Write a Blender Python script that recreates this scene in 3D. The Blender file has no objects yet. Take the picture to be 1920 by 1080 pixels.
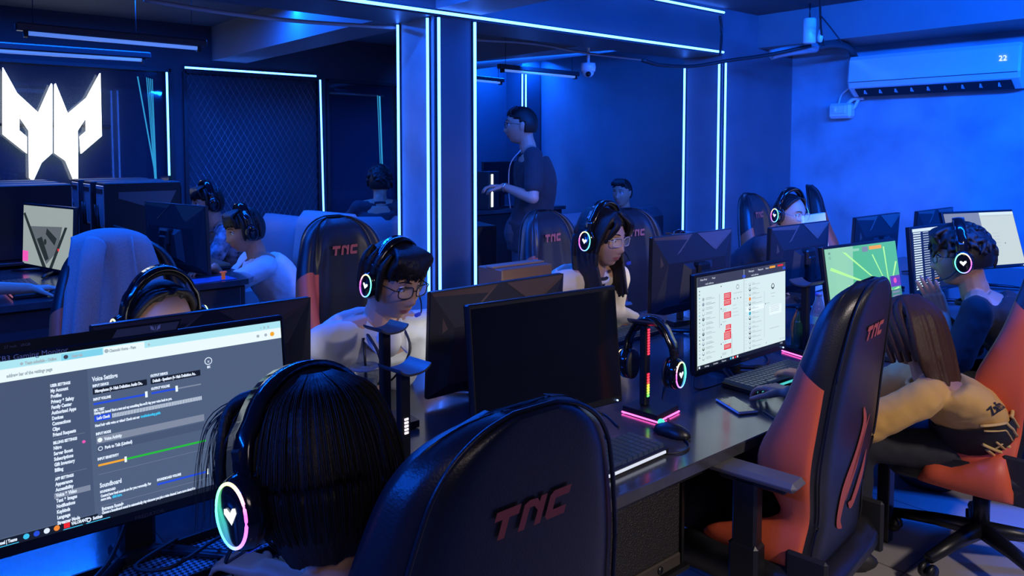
import bpy, bmesh, math, random
import numpy as np
from mathutils import Vector, Matrix, noise
S = bpy.context.scene; COL = S.collection
random.seed(7); PI = math.pi
V = lambda *a: np.array(a, float)
# ---------------------------------------------------------------- materials
MATS = {}
def mat(name, col=(.5, .5, .5), rough=.5, metal=0., emit=None, strength=0., spec=.5, bump=0., bscale=60., vary=0., vscale=8., alpha=1., trans=0., coat=0., sheen=0., stretch=None, btype='noise'):
    if name in MATS: return MATS[name]
    m = bpy.data.materials.new(name); m.use_nodes = True; n = m.node_tree.nodes; l = m.node_tree.links
    p = n['Principled BSDF']; c4 = (*col, 1)
    p.inputs['Base Color'].default_value = c4; p.inputs['Roughness'].default_value = rough; p.inputs['Metallic'].default_value = metal
    p.inputs['Specular IOR Level'].default_value = spec; p.inputs['Alpha'].default_value = alpha; p.inputs['Transmission Weight'].default_value = trans
    p.inputs['Coat Weight'].default_value = coat; p.inputs['Coat Roughness'].default_value = .1; p.inputs['Sheen Weight'].default_value = sheen
    if emit: p.inputs['Emission Color'].default_value = (*emit, 1); p.inputs['Emission Strength'].default_value = strength
    if bump or vary:
        tc = n.new('ShaderNodeTexCoord'); mp = n.new('ShaderNodeMapping'); l.new(tc.outputs['Object'], mp.inputs[0])
        if stretch: mp.inputs['Scale'].default_value = stretch
    if vary:
        t = n.new('ShaderNodeTexNoise'); t.inputs['Scale'].default_value = vscale; t.inputs['Detail'].default_value = 6; l.new(mp.outputs[0], t.inputs['Vector'])
        r = n.new('ShaderNodeValToRGB'); r.color_ramp.elements[0].position = .3; r.color_ramp.elements[1].position = .7
        r.color_ramp.elements[0].color = (*[max(0, x * (1 - vary)) for x in col], 1); r.color_ramp.elements[1].color = (*[min(1, x * (1 + vary)) for x in col], 1)
        l.new(t.outputs['Fac'], r.inputs[0]); l.new(r.outputs[0], p.inputs['Base Color'])
    if bump:
        t = n.new('ShaderNodeTexVoronoi' if btype == 'voronoi' else 'ShaderNodeTexNoise'); t.inputs['Scale'].default_value = bscale; l.new(mp.outputs[0], t.inputs['Vector'])
        b = n.new('ShaderNodeBump'); b.inputs['Strength'].default_value = bump; b.inputs['Distance'].default_value = .004
        l.new(t.outputs[0], b.inputs['Height']); l.new(b.outputs[0], p.inputs['Normal'])
    MATS[name] = m; return m
def emat(name, col, k): return mat(name, (0, 0, 0), .4, emit=col, strength=k)
def glow(name, stops, k, axis='angle'):
    """light ring or bar whose colour runs round the object (angle) or up it (z)"""
    if name in MATS: return MATS[name]
    m = mat(name, (0, 0, 0), .4, emit=(1, 1, 1), strength=k); n = m.node_tree.nodes; l = m.node_tree.links; p = n['Principled BSDF']
    tc = n.new('ShaderNodeTexCoord'); g = n.new('ShaderNodeSeparateXYZ'); l.new(tc.outputs['Generated'], g.inputs[0]); r = n.new('ShaderNodeValToRGB')
    if axis == 'angle':
        def sub(o):
            q = n.new('ShaderNodeMath'); q.operation = 'SUBTRACT'; l.new(g.outputs[o], q.inputs[0]); q.inputs[1].default_value = .5; return q
        a = n.new('ShaderNodeMath'); a.operation = 'ARCTAN2'; l.new(sub('Z').outputs[0], a.inputs[0]); l.new(sub('Y').outputs[0], a.inputs[1])
        d = n.new('ShaderNodeMath'); d.operation = 'MULTIPLY_ADD'; l.new(a.outputs[0], d.inputs[0]); d.inputs[1].default_value = 1 / (2 * PI); d.inputs[2].default_value = .5
        l.new(d.outputs[0], r.inputs[0])
    else: l.new(g.outputs[axis], r.inputs[0])
    e = r.color_ramp.elements
    for i, (q, c) in enumerate(stops):
        x = e[i] if i < 2 else e.new(q)
        x.position = q; x.color = (*c, 1)
    l.new(r.outputs[0], p.inputs['Emission Color']); return m
# ---------------------------------------------------------------- mesh builder
def rotm(rx=0, ry=0, rz=0): return np.array((Matrix.Rotation(rz, 3, 'Z') @ Matrix.Rotation(ry, 3, 'Y') @ Matrix.Rotation(rx, 3, 'X')))
def unit(a): a = np.array(a, float); return a / max(np.linalg.norm(a), 1e-9)
def frame_of(t, hint=(0, 0, 1)):
    t = unit(t); h = np.array(hint, float)
    if abs(t @ unit(h)) > .98: h = V(1, 0, 0) if abs(t[0]) < .9 else V(0, 1, 0)
    x = unit(np.cross(h, t)); return x, np.cross(t, x)
class MB:
    def __init__(s): s.v = []; s.f = []; s.m = []; s.s = []
    def add(s, vs, fs, mi=0, sm=False, M=None, o=None):
        vs = np.array(vs, float).reshape(-1, 3)
        if M is not None: vs = vs @ np.array(M).T
        if o is not None: vs = vs + np.array(o)
        k = len(s.v); s.v.extend(vs.tolist()); s.f.extend([[i + k for i in f] for f in fs]); s.m.extend([mi] * len(fs)); s.s.extend([sm] * len(fs)); return s
    def merge(s, b, M=None, o=None, mi=0):
        k = len(s.v); vs = np.array(b.v).reshape(-1, 3)
        if M is not None: vs = vs @ np.array(M).T
        if o is not None: vs = vs + np.array(o)
        s.v.extend(vs.tolist()); s.f.extend([[i + k for i in f] for f in b.f]); s.m.extend([x + mi for x in b.m]); s.s.extend(b.s); return s
    def box(s, c, d, mi=0, b=0., M=None, o=None):
        hx, hy, hz = [q / 2 for q in d]; b = min(b, hx * .98, hy * .98, hz * .98)
        if b <= 0:
            vs = [(x, y, z) for z in (-hz, hz) for y in (-hy, hy) for x in (-hx, hx)]
            fs = [(0, 2, 3, 1), (4, 5, 7, 6), (0, 1, 5, 4), (2, 6, 7, 3), (0, 4, 6, 2), (1, 3, 7, 5)]
        else:
            vs = []; ix = {}
            for sx in (-1, 1):
                for sy in (-1, 1):
                    for sz in (-1, 1):
                        for a in range(3):
                            q = [sx * (hx - b), sy * (hy - b), sz * (hz - b)]; q[a] += (sx, sy, sz)[a] * b; ix[sx, sy, sz, a] = len(vs); vs.append(q)
            fs = []; R = (-1, 1); I = lambda *q: ix[q]
            for k in R:
                fs += [[I(k, -1, -1, 0), I(k, 1, -1, 0), I(k, 1, 1, 0), I(k, -1, 1, 0)], [I(-1, k, -1, 1), I(-1, k, 1, 1), I(1, k, 1, 1), I(1, k, -1, 1)], [I(-1, -1, k, 2), I(1, -1, k, 2), I(1, 1, k, 2), I(-1, 1, k, 2)]]
                for j in R:
                    fs += [[I(k, j, -1, 0), I(k, j, 1, 0), I(k, j, 1, 1), I(k, j, -1, 1)], [I(k, -1, j, 0), I(k, 1, j, 0), I(k, 1, j, 2), I(k, -1, j, 2)], [I(-1, k, j, 1), I(1, k, j, 1), I(1, k, j, 2), I(-1, k, j, 2)]]
                    for i in R: fs.append([I(k, j, i, 0), I(k, j, i, 1), I(k, j, i, 2)])
        vs = np.array(vs)
        if M is not None: vs = vs @ np.array(M).T
        return s.add(vs + np.array(c), fs, mi, False, None, o)
    def quad(s, a, b, c, d, mi=0): return s.add([a, b, c, d], [[0, 1, 2, 3]], mi)
    def loft(s, rings, mi=0, sm=True, cap=True, closed=False, ring_closed=True):
        n = len(rings[0]); k = len(rings); fs = []
        for i in range(k if closed else k - 1):
            a = i * n; b = ((i + 1) % k) * n
            for j in range(n if ring_closed else n - 1):
                j2 = (j + 1) % n; fs.append([a + j, a + j2, b + j2, b + j])
        if cap and not closed: fs += [list(range(n))[::-1], list(range((k - 1) * n, k * n))]
        return s.add(np.concatenate([np.array(r, float) for r in rings]), fs, mi, sm)
    def tube(s, pts, r, n=8, mi=0, closed=False, flat=1., hint=(0, 0, 1)):
        pts = [np.array(p, float) for p in pts]; k = len(pts); rings = []
        for i, p in enumerate(pts):
            t = pts[(i + 1) % k] - pts[i - 1] if closed else pts[min(i + 1, k - 1)] - pts[max(i - 1, 0)]
            x, y = frame_of(t, hint); q = r[i] if hasattr(r, '__len__') else r
            rings.append([p + q * (math.cos(a) * x + flat * math.sin(a) * y) for a in [2 * PI * j / n for j in range(n)]])
        return s.loft(rings, mi, True, True, closed)
    def ell(s, c, r, M=None, n=16, m=10, mi=0, fn=None):
        vs = [(0, 0, -1)]; fs = []
        for i in range(1, m):
            a = -PI / 2 + PI * i / m
            vs += [(math.cos(a) * math.cos(2 * PI * j / n), math.cos(a) * math.sin(2 * PI * j / n), math.sin(a)) for j in range(n)]
        vs.append((0, 0, 1))
        for j in range(n): fs.append([0, 1 + (j + 1) % n, 1 + j]); fs.append([len(vs) - 1, 1 + (m - 2) * n + j, 1 + (m - 2) * n + (j + 1) % n])
        for i in range(m - 2):
            for j in range(n): a = 1 + i * n; fs.append([a + j, a + (j + 1) % n, a + n + (j + 1) % n, a + n + j])
        vs = np.array(vs) * (np.array(r) if hasattr(r, '__len__') else r)
        if fn is not None: vs = fn(vs)
        return s.add(vs, fs, mi, True, M, c)
    def cap(s, a, b, ra, rb, mi=0, n=12):
        a = np.array(a, float); b = np.array(b, float); t = unit(b - a); P = []; R = []
        for i in range(4): q = PI / 2 * i / 4; P.append(a - t * ra * math.cos(q)); R.append(max(ra * math.sin(q), 1e-4))
        P.append(a); R.append(ra); P.append(b); R.append(rb)
        for i in range(1, 5): q = PI / 2 * i / 4; P.append(b + t * rb * math.sin(q)); R.append(max(rb * math.cos(q), 1e-4))
        x, y = frame_of(t)
        return s.loft([[p + r * (math.cos(w) * x + math.sin(w) * y) for w in [2 * PI * j / n for j in range(n)]] for p, r in zip(P, R)], mi)
    def lathe(s, prof, n=24, mi=0, M=None, o=None, cap=True):
        k = len(s.v); s.loft([[(r * math.cos(2 * PI * j / n), r * math.sin(2 * PI * j / n), z) for j in range(n)] for r, z in prof], mi, True, cap)
        if M is not None or o is not None:
            w = np.array(s.v[k:]); w = w @ np.array(M).T if M is not None else w; s.v[k:] = (w + (np.array(o) if o is not None else 0)).tolist()
        return s
    def prism(s, poly, z0, z1, mi=0, M=None, o=None):
        n = len(poly); vs = [(x, y, z0) for x, y in poly] + [(x, y, z1) for x, y in poly]
        return s.add(vs, [list(range(n))[::-1], list(range(n, 2 * n))] + [[i, (i + 1) % n, n + (i + 1) % n, n + i] for i in range(n)], mi, False, M, o)
    def text(s, body, size, o, ex, ey, mi=0, align='LEFT', depth=0., bold=0., xs=1.):
        """lettering in the plane of ex, ey at o"""
        cu = bpy.data.curves.new('t', 'FONT'); cu.body = body; cu.size = size; cu.align_x = align; cu.extrude = depth; cu.resolution_u = 2; cu.offset = bold
        ob = bpy.data.objects.new('t', cu); COL.objects.link(ob); me = ob.to_mesh()
        vs = np.array([v.co[:] for v in me.vertices]).reshape(-1, 3); fs = [list(p.vertices) for p in me.polygons]
        ob.to_mesh_clear(); bpy.data.objects.remove(ob); bpy.data.curves.remove(cu)
        if len(vs) == 0: return s
        vs[:, 0] *= xs
        ex = unit(ex); ey = unit(ey); return s.add(np.array(o) + vs[:, :1] * ex + vs[:, 1:2] * ey + vs[:, 2:] * np.cross(ex, ey), fs, mi)
    def build(s, name, mats, parent=None, loc=None, remesh=0., smooth=3, crease=0., folds=0., fscale=9., smooth_all=False):
        me = bpy.data.meshes.new(name); me.from_pydata(s.v, [], s.f)
        mats = mats if isinstance(mats, (list, tuple)) else [mats]
        for m in mats: me.materials.append(m)
        if not remesh:
            me.polygons.foreach_set('material_index', s.m); me.polygons.foreach_set('use_smooth', [True] * len(s.s) if smooth_all else s.s)
        ob = bpy.data.objects.new(name, me); COL.objects.link(ob)
        if remesh:
            r = ob.modifiers.new('r', 'REMESH'); r.mode = 'VOXEL'; r.voxel_size = remesh; r.use_smooth_shade = True
            if smooth: q = ob.modifiers.new('s', 'SMOOTH'); q.iterations = smooth; q.factor = .5
            nm = bpy.data.meshes.new_from_object(ob.evaluated_get(bpy.context.evaluated_depsgraph_get())); ob.modifiers.clear(); old = ob.data; ob.data = nm; bpy.data.meshes.remove(old); nm.name = name; me = nm
            if folds:
                for v in me.vertices:
                    q = v.co; v.co = q + v.normal * folds * (noise.noise(Vector((q.x, q.y, q.z * .55)) * fscale) + .5 * noise.noise(Vector((q.x + 3, q.y, q.z)) * fscale * 2.3))
            me.polygons.foreach_set('use_smooth', [True] * len(me.polygons))
        me.update()
        if parent is not None: ob.parent = parent
        if loc is not None: ob.location = loc
        return ob
def tag(o, label=None, cat=None, group=None, kind=None):
    for k, v in (('label', label), ('category', cat), ('group', group), ('kind', kind)):
        if v: o[k] = v
    return o
def empty(name, loc=(0, 0, 0), rz=0, label=None, cat=None, group=None):
    o = bpy.data.objects.new(name, None); COL.objects.link(o); o.location = loc; o.rotation_euler = (0, 0, rz); o.empty_display_size = .1
    return tag(o, label, cat, group)
def dup(root, loc, rz, label, rot=None, swap=None, keep=None):
    """copy a thing with its parts and sub-parts"""
    r = root.copy(); COL.objects.link(r); r.location = loc; r.rotation_euler = rot or (0, 0, rz); r['label'] = label
    def kids(a, b):
        for ch in list(a.children):
            if keep and not keep(ch): continue
            c = ch.copy(); COL.objects.link(c); c.parent = b
            kids(ch, c)
    kids(root, r); return r
def spline(pts, n=8):
    P = [np.array(p, float) for p in pts]; P = [2 * P[0] - P[1]] + P + [2 * P[-1] - P[-2]]; out = []
    for i in range(1, len(P) - 2):
        for k in range(n):
            t = k / n; a, b, c, d = P[i - 1:i + 3]
            out.append(.5 * (2 * b + (c - a) * t + (2 * a - 5 * b + 4 * c - d) * t * t + (3 * b - a - 3 * c + d) * t ** 3))
    return out + [P[-2]]
# ---------------------------------------------------------------- camera (3:4 phone frame, lower three quarters kept)
F = 1442.; AZ = math.radians(49.5); PT = math.radians(3.18); H = 1.62
fw = V(math.cos(AZ) * math.cos(PT), math.sin(AZ) * math.cos(PT), -math.sin(PT)); rt = V(math.sin(AZ), -math.cos(AZ), 0); up = np.cross(rt, fw); CAM = V(0, 0, H)
def ray(x, y): return fw + rt * (x - 960) / F - up * (y - 360) / F
def at(x, y, d): return CAM + ray(x, y) * d
def onz(x, y, z): r = ray(x, y); return CAM + r * ((z - H) / r[2])
def onx(x, y, v): r = ray(x, y); return CAM + r * (v / r[0])
def ony(x, y, v): r = ray(x, y); return CAM + r * (v / r[1])
cd = bpy.data.cameras.new('camera'); co = bpy.data.objects.new('camera', cd); COL.objects.link(co); S.camera = co
co.location = CAM; co.rotation_euler = (PI / 2 - PT, 0, AZ - PI / 2); cd.sensor_width = 36; cd.lens = 36 * F / 1920; cd.shift_y = -180 / 1920; cd.clip_start = .05
S.view_settings.view_transform = 'Standard'; S.view_settings.look = 'None'; S.view_settings.exposure = 0; S.view_settings.gamma = 1
# ---------------------------------------------------------------- shared materials
NEON = emat('neon_tube', (.035, .165, 1.), 17.)
WHITE = emat('white_sign_light', (.9, .97, 1.), 3.)
BLK = mat('black_plastic', (.008, .009, .011), .38)
BLKM = mat('matte_black', (.012, .013, .016), .6)
GLOSS = mat('gloss_black', (.006, .007, .01), .12, coat=.4)
LEATHER = mat('black_leatherette', (.014, .0145, .018), .36, bump=.12, bscale=260)
ORANGE = mat('orange_leatherette', (.72, .115, .045), .5, bump=.1, bscale=260)
ORLOGO = mat('orange_print', (.5, .1, .065), .6)
METAL = mat('dark_metal', (.05, .05, .055), .35, metal=.8)
SILVER = mat('silver', (.6, .6, .62), .3, metal=.9)
DESK = mat('black_desk_top', (.045, .045, .05), .2, coat=.3, bump=.02, bscale=90, vary=.25, vscale=12, stretch=(1, 12, 1))
DARKW = mat('dark_painted_wall', (.055, .06, .08), .5, vary=.1, vscale=3)
PILLAR_PALE = mat('slate_pillar_panel', (.30, .32, .34), .4, vary=.12, vscale=6)
CEIL = mat('dark_ceiling_paint', (.10, .11, .13), .7, vary=.1, vscale=3)
BEAM = mat('beam_paint', (.2, .21, .23), .55, vary=.1, vscale=2)
PLASTER = mat('polished_plaster', (.27, .37, .44), .5, vary=.26, vscale=2.6, bump=.05, bscale=8)
WHITEP = mat('white_plastic', (.72, .73, .74), .28)
CABLE = mat('cable_rubber', (.012, .012, .014), .5)
GREYL = mat('grey_upholstery', (.27, .31, .32), .55, bump=.15, bscale=120)
DKSOFA = mat('slate_upholstery', (.2, .21, .24), .6, bump=.15, bscale=120)
HAIR = mat('black_hair', (.010, .008, .008), .5, spec=.35, bump=.35, bscale=260, stretch=(1, 1, .12))
HAIRB = mat('brown_hair', (.05, .022, .013), .55, spec=.3, bump=.35, bscale=260, stretch=(1, 1, .12))
SKIN = mat('skin', (.5, .29, .205), .5, bump=.03, bscale=300)
SKIN2 = mat('tan_skin', (.38, .2, .13), .5, bump=.03, bscale=300)
LIP = mat('lips', (.42, .13, .12), .4)
EYEW = mat('eye_white', (.75, .75, .75), .2); IRIS = mat('iris', (.01, .007, .006), .15)
FRAME = mat('spectacle_frame', (.02, .02, .025), .25); LENS = mat('spectacle_lens', (1, 1, 1), .02, alpha=.12)
CLEAR = mat('clear_plastic', (.8, .9, 1), .06, trans=.92, alpha=.5)
RB = [(0, (1, .1, .7)), (.16, (.4, .15, 1)), (.33, (.1, .45, 1)), (.5, (.1, 1, .75)), (.66, (.2, 1, .35)), (.8, (1, .75, .25)), (1, (1, .1, .7))]
RING = glow('rgb_ring', RB, 3.0)
EMBLEM = emat('emblem_light', (.85, .9, 1), 1.2)
# ---------------------------------------------------------------- the room (X along the desks, Y across them)
XR, YB, ZC = 6.6, 7.45, 2.78
def struct(name, mb, m, kind='structure', **k): return tag(mb.build(name, m, **k), kind=kind)
fl = mat('floor_tile', (.42, .39, .38), .16, vary=.1, vscale=5)
n = fl.node_tree.nodes; l = fl.node_tree.links
tc = n.new('ShaderNodeTexCoord'); br = n.new('ShaderNodeTexBrick'); l.new(tc.outputs['Object'], br.inputs['Vector']); br.offset = 0
br.inputs['Scale'].default_value = 1; br.inputs['Brick Width'].default_value = .6; br.inputs['Row Height'].default_value = .6; br.inputs['Mortar Size'].default_value = .004
br.inputs['Color1'].default_value = (.44, .41, .4, 1); br.inputs['Color2'].default_value = (.4, .375, .37, 1); br.inputs['Mortar'].default_value = (.2, .19, .19, 1)
l.new(br.outputs['Color'], n['Principled BSDF'].inputs['Base Color'])
struct('floor', MB().box((1.8, 2.5, -.05), (10.2, 10.6, .1)), fl)
struct('ceiling', MB().box((1.8, 2.5, ZC + .05), (10.2, 10.6, .1)), CEIL)
struct('wall_right', MB().box((XR + .08, .475, 1.4), (.16, 6.55, 2.9)), PLASTER)
struct('wall_right_rear', MB().box((XR + .08, 5.775, 1.4), (.16, 4.05, 2.9)), mat('navy_wall_paint', (.12, .13, .16), .5, vary=.1, vscale=3))
struct('wall_left', MB().box((-3.3, 2.5, 1.4), (.16, 10.6, 2.9)), DARKW)
struct('wall_front', MB().box((1.8, -2.8, 1.4), (10.2, .16, 2.9)), DARKW)
# back wall with the openings of the two windows
W1 = (-.6, 2.23); W2 = (3.8, 4.67); ZT = 2.34; ZB = .9
b = MB()
def wseg(x0, x1, z0, z1): b.box(((x0 + x1) / 2, YB + .08, (z0 + z1) / 2), (x1 - x0, .16, z1 - z0))
wseg(-3.3, W1[0], 0, 2.85); wseg(W1[1], W2[0], 0, 2.85); wseg(W2[1], XR + .1, 0, 2.85)
for w in (W1, W2): wseg(*w, 0, ZB); wseg(*w, ZT, 2.85)
struct('wall_back', b, DARKW)
# unlit room behind the glass
struct('wall_beyond', MB().box((2, YB + 2.5, 1.4), (10.4, .1, 2.9)).box((2, YB + 1.3, 2.83), (10.4, 2.3, .08)).box((2, YB + 1.3, -.04), (10.4, 2.3, .08)), DARKW)
GLASSW = mat('tinted_window_glass', (.04, .06, .1), .03, alpha=.5, spec=.8)
for i, w in enumerate((W1, W2)):
    r = MB().box(((w[0] + w[1]) / 2, YB + .02, (ZB + ZT) / 2), (w[1] - w[0] - .02, .012, ZT - ZB - .02)).build('window_%d' % (i + 1), GLASSW); tag(r, kind='structure')
    f = MB(); x0, x1 = w
    for x in (x0, x1): f.box((x, YB - .005, (ZB + ZT) / 2), (.03, .05, ZT - ZB + .03))
    for z in (ZB, ZT): f.box(((x0 + x1) / 2, YB - .005, z), (x1 - x0, .05, .03))
    f.build('window_frame', METAL, r)
# beams, pillar, column
BZ = 2.40
struct('beam_long', MB().box((1.2, 3.95, (BZ + ZC) / 2), (8.6, .40, ZC - BZ)), mat('beam_long_paint', (.085, .09, .105), .45, vary=.1, vscale=2))
struct('beam_cross', MB().box((2.78, .9, (2.44 + ZC) / 2), (.33, 5.7, ZC - 2.44)), BEAM)
struct('beam_cross_rear', MB().box((2.78, 5.8, (2.46 + ZC) / 2), (.33, 3.3, ZC - 2.46)).box((5.0, 5.8, (2.5 + ZC) / 2), (.5, 3.3, ZC - 2.5)), BEAM)
struct('beam_side', MB().box((XR - .29, .47, 2.5 + .14), (.58, 6.56, .28)), BEAM)
struct('pillar', MB().box((2.757, 3.95, BZ / 2), (.305, .39, BZ)), [PILLAR_PALE, DARKW])
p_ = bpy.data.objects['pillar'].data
for q in p_.polygons: q.material_index = 1 if q.normal.y < -.5 else 0  # front face darker than the other faces
struct('column', MB().box(((5.5 + XR) / 2, 3.95, ZC / 2), (XR - 5.5, .4, ZC)), mat('column_paint', (.13, .14, .17), .45, vary=.15, vscale=3))
struct('column_rear', MB().box((6.42, YB - .15, ZC / 2), (.3, .3, ZC)), DARKW)
# LED strips: each a round diffuser in a slim channel
def led(p, q, label, r=.009, side=(0, -1, 0), group='LED strips on the pillars and beams'):
    p = np.array(p, float); q = np.array(q, float); m = (p + q) / 2
    o = empty('led_strip', m, 0, label, 'light strip', group)
    MB().tube([p - m, q - m], r, 8).build('diffuser', NEON, o)
    s = np.array(side, float); x, y = frame_of(q - p, s); L = np.linalg.norm(q - p); t = unit(q - p)
    MB().box((0, 0, 0), (r * 2.6, r * 1.2, L + .01), M=np.stack([np.cross(unit(s), t), unit(s), t], 1), o=-s * r * .9).build('channel', METAL, o)
    return o
yf = 3.75; e = .012
led((-1.6, yf - e, BZ + .02), (5.49, yf - e, BZ + .02), 'long LED strip along the lower edge of the ceiling beam')
led((2.96, yf - e, ZC - .035), (5.49, yf - e, ZC - .035), 'LED strip along the upper edge of the ceiling beam')
xp = 2.604 - e; zb = .004
led((xp, 4.125, zb), (xp, 4.125, BZ - .01), 'LED strip at the outer left edge of the middle pillar', side=(-1, 0, 0))
led((xp, 3.80, zb), (xp, 3.80, BZ - .01), 'left one of the LED pair at the middle pillar corner', side=(-1, 0, 0))
led((2.628, yf - e, zb), (2.628, yf - e, BZ - .01), 'right one of the LED pair at the middle pillar corner')
led((2.895, yf - e, zb), (2.895, yf - e, BZ - .01), 'LED strip at the right edge of the middle pillar')
led((5.5 - e, 4.125, zb), (5.5 - e, 4.125, BZ - .06), 'lone LED strip at the left edge of the side wall column', side=(-1, 0, 0))
led((5.5 - e, 3.775, zb), (5.5 - e, 3.775, BZ - .06), 'left one of the LED pair at the side wall column corner', side=(-1, 0, 0))
led((5.525, yf - e, zb), (5.525, yf - e, BZ - .06), 'right one of the LED pair at the side wall column corner')
for x, w in ((6.262, 'left'), (6.235 + .085, 'right')):
    led((x, YB - .3 - e, zb), (x, YB - .3 - e, 2.54), '%s one of the LED pair on the corner post behind the standing man' % w)
led((2.35, YB - .045, 2.375), (3.66, YB - .045, 2.375), 'LED strip across the top of the wire mesh panel', group='LED strips on the back wall')
led((3.725, YB - .045, .9), (3.705, YB - .045, 2.34), 'LED strip down the right edge of the wire mesh panel', group='LED strips on the back wall')
led((2.19, YB - .045, 1.38), (2.19, YB - .045, 2.32), 'LED strip down the right edge of the window with the lit sign', group='LED strips on the back wall')
led((4.64, YB - .045, .9), (4.64, YB - .045, 2.3), 'LED strip at the window edge beside the middle pillar', r=.006, group='LED strips on the back wall')
# thin glowing strands behind the glass stand in for neon reflections
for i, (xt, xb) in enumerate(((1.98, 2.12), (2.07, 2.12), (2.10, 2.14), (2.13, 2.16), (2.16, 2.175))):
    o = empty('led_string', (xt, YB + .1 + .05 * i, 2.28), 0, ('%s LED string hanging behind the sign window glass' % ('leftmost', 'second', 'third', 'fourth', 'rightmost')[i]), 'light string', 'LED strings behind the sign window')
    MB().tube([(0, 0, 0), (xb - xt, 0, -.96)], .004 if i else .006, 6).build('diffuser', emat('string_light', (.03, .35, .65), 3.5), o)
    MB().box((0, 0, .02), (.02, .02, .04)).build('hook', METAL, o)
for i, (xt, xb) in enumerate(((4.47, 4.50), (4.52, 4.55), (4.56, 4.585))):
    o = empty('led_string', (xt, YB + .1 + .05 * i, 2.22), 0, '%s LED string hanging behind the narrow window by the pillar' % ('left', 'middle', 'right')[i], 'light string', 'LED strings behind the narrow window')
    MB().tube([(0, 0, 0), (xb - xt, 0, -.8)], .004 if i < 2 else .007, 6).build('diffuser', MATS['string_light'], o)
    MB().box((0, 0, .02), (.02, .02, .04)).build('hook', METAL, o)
# wire mesh panel
x0, x1, z0, z1 = 2.35, 3.69, .12, 2.34
o = empty('mesh_panel', ((x0 + x1) / 2, YB - .03, z0), 0, 'chain link wire mesh panel on the back wall framed by LED strips', 'mesh panel')
b = MB(); W = x1 - x0; Hh = z1 - z0; st = .062; k = 1.75
i = -Hh / k
while i < W:
    for sgn in (1, -1):
        a0, a1 = max(0, -i * k), min(Hh, (W - i) * k)
        if a1 > a0 + .01:
            P = [(i + a0 / k, a0), (i + a1 / k, a1)]
            P = [(x if sgn > 0 else W - x, z) for x, z in P]
            b.tube([(P[0][0] - W / 2, .004 * sgn, P[0][1]), (P[1][0] - W / 2, .004 * sgn, P[1][1])], .0016, 4)
    i += st
b.build('wire_mesh', mat('galvanised_wire', (.5, .52, .55), .35, metal=.7), o)
f = MB()
for x in (-W / 2, W / 2): f.box((x, 0, Hh / 2), (.03, .03, Hh))
for z in (0, Hh): f.box((0, 0, z), (W, .03, .03))
f.build('frame', METAL, o)
# lit wolf-mask sign
def pz(x, y): q = ony(x / 3, y / 3, YB - .06); return (q[0], q[2])
L1 = [(15, 380), (95, 525), (215, 635), (288, 470), (292, 476), (292, 861), (232, 915), (185, 1018), (165, 1000), (162, 735), (107, 655), (107, 733), (150, 770), (150, 862), (15, 755)]
R1 = [(307, 476), (311, 470), (380, 640), (487, 550), (562, 412), (570, 765), (455, 864), (449, 768), (485, 738), (484, 660), (435, 735), (437, 1010), (415, 1015), (370, 905), (307, 861)]
o = empty('wall_sign', (1.27, YB - .06, 1.4), 0, 'white glowing wolf mask emblem sign on the window glass', 'sign')
for nm, poly in (('left_half', L1), ('right_half', R1)):
    pp = [(x - 1.27, z - 1.4) for x, z in (pz(*q) for q in poly)]
    MB().prism([(x, z) for x, z in pp], -.02, .02, M=[[1, 0, 0], [0, 0, -1], [0, 1, 0]]).build('sign_half', WHITE, o)
MB().box((-.35, .045, .42), (.02, .05, .02)).box((.35, .045, .42), (.02, .05, .02)).box((0, .05, .42), (.9, .012, .02)).build('mounting_rail', METAL, o)
# ceiling tube lamps on wires, off; tube emission paints blue room light
def tube_lamp(p, q, label, ztop=ZC, wire=True):
    p = np.array(p, float); q = np.array(q, float); m = (p + q) / 2; t = unit(q - p); L = np.linalg.norm(q - p); sx = np.cross(t, (0, 0, 1))
    Mx = np.stack([t, sx, (0, 0, 1)], 1); o = empty('tube_lamp', m, 0, label, 'ceiling lamp', 'hanging tube lamps')
    MB().box((0, 0, .03), (L + .1, .05, .045), b=.008, M=Mx).build('batten', mat('lamp_batten', (.05, .05, .06), .4), o)
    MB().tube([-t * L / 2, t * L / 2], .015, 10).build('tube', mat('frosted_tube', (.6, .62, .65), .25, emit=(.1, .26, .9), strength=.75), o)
    for s in (-.46, .46):
        MB().tube([t * L * s + V(0, 0, .05), t * L * s + V(0, 0, ztop - m[2])], .003, 5).build('suspension_wire', METAL, o)
    for s in (-.5, .5): MB().box(t * L * s, (.02, .045, .05), M=Mx).build('end_cap', BLKM, o)
a1, a2 = at(48, 61, 5.0), at(372, 90, 5.6); a2[2] = a1[2] = 2.42
tube_lamp(ony(48, 61, 5.0), ony(372, 90, 5.0), 'longer hanging tube lamp above the left computer island')
tube_lamp(ony(-60, 91, 5.7), ony(268, 112, 5.7), 'lower hanging tube lamp just above the lit sign')
tube_lamp(ony(942, 131, 5.6), ony(1078, 144, 5.6), 'hanging tube lamp beside the dome camera')
tube_lamp(ony(850, 146, 6.9), ony(938, 155, 6.9), 'small far tube lamp right of the middle pillar')
# dome camera
c = at(1103, 133, 6.1)
o = empty('security_camera', (c[0], c[1], c[2]), 0, 'white dome security camera hanging from the dark ceiling', 'security camera')
MB().lathe([(.0, .06), (.055, .06), (.06, .03), (.056, 0), (.05, -.01)], 20).build('housing', WHITEP, o)
MB().ell((0, 0, -.01), (.045, .045, .042)).build('ball', WHITEP, o)
MB().ell((-.028, -.028, -.028), (.022, .022, .022)).build('lens', GLOSS, o)
MB().tube([(0, 0, .06), (0, 0, ZC - c[2])], .012, 8).build('stem', WHITEP, o)
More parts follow.
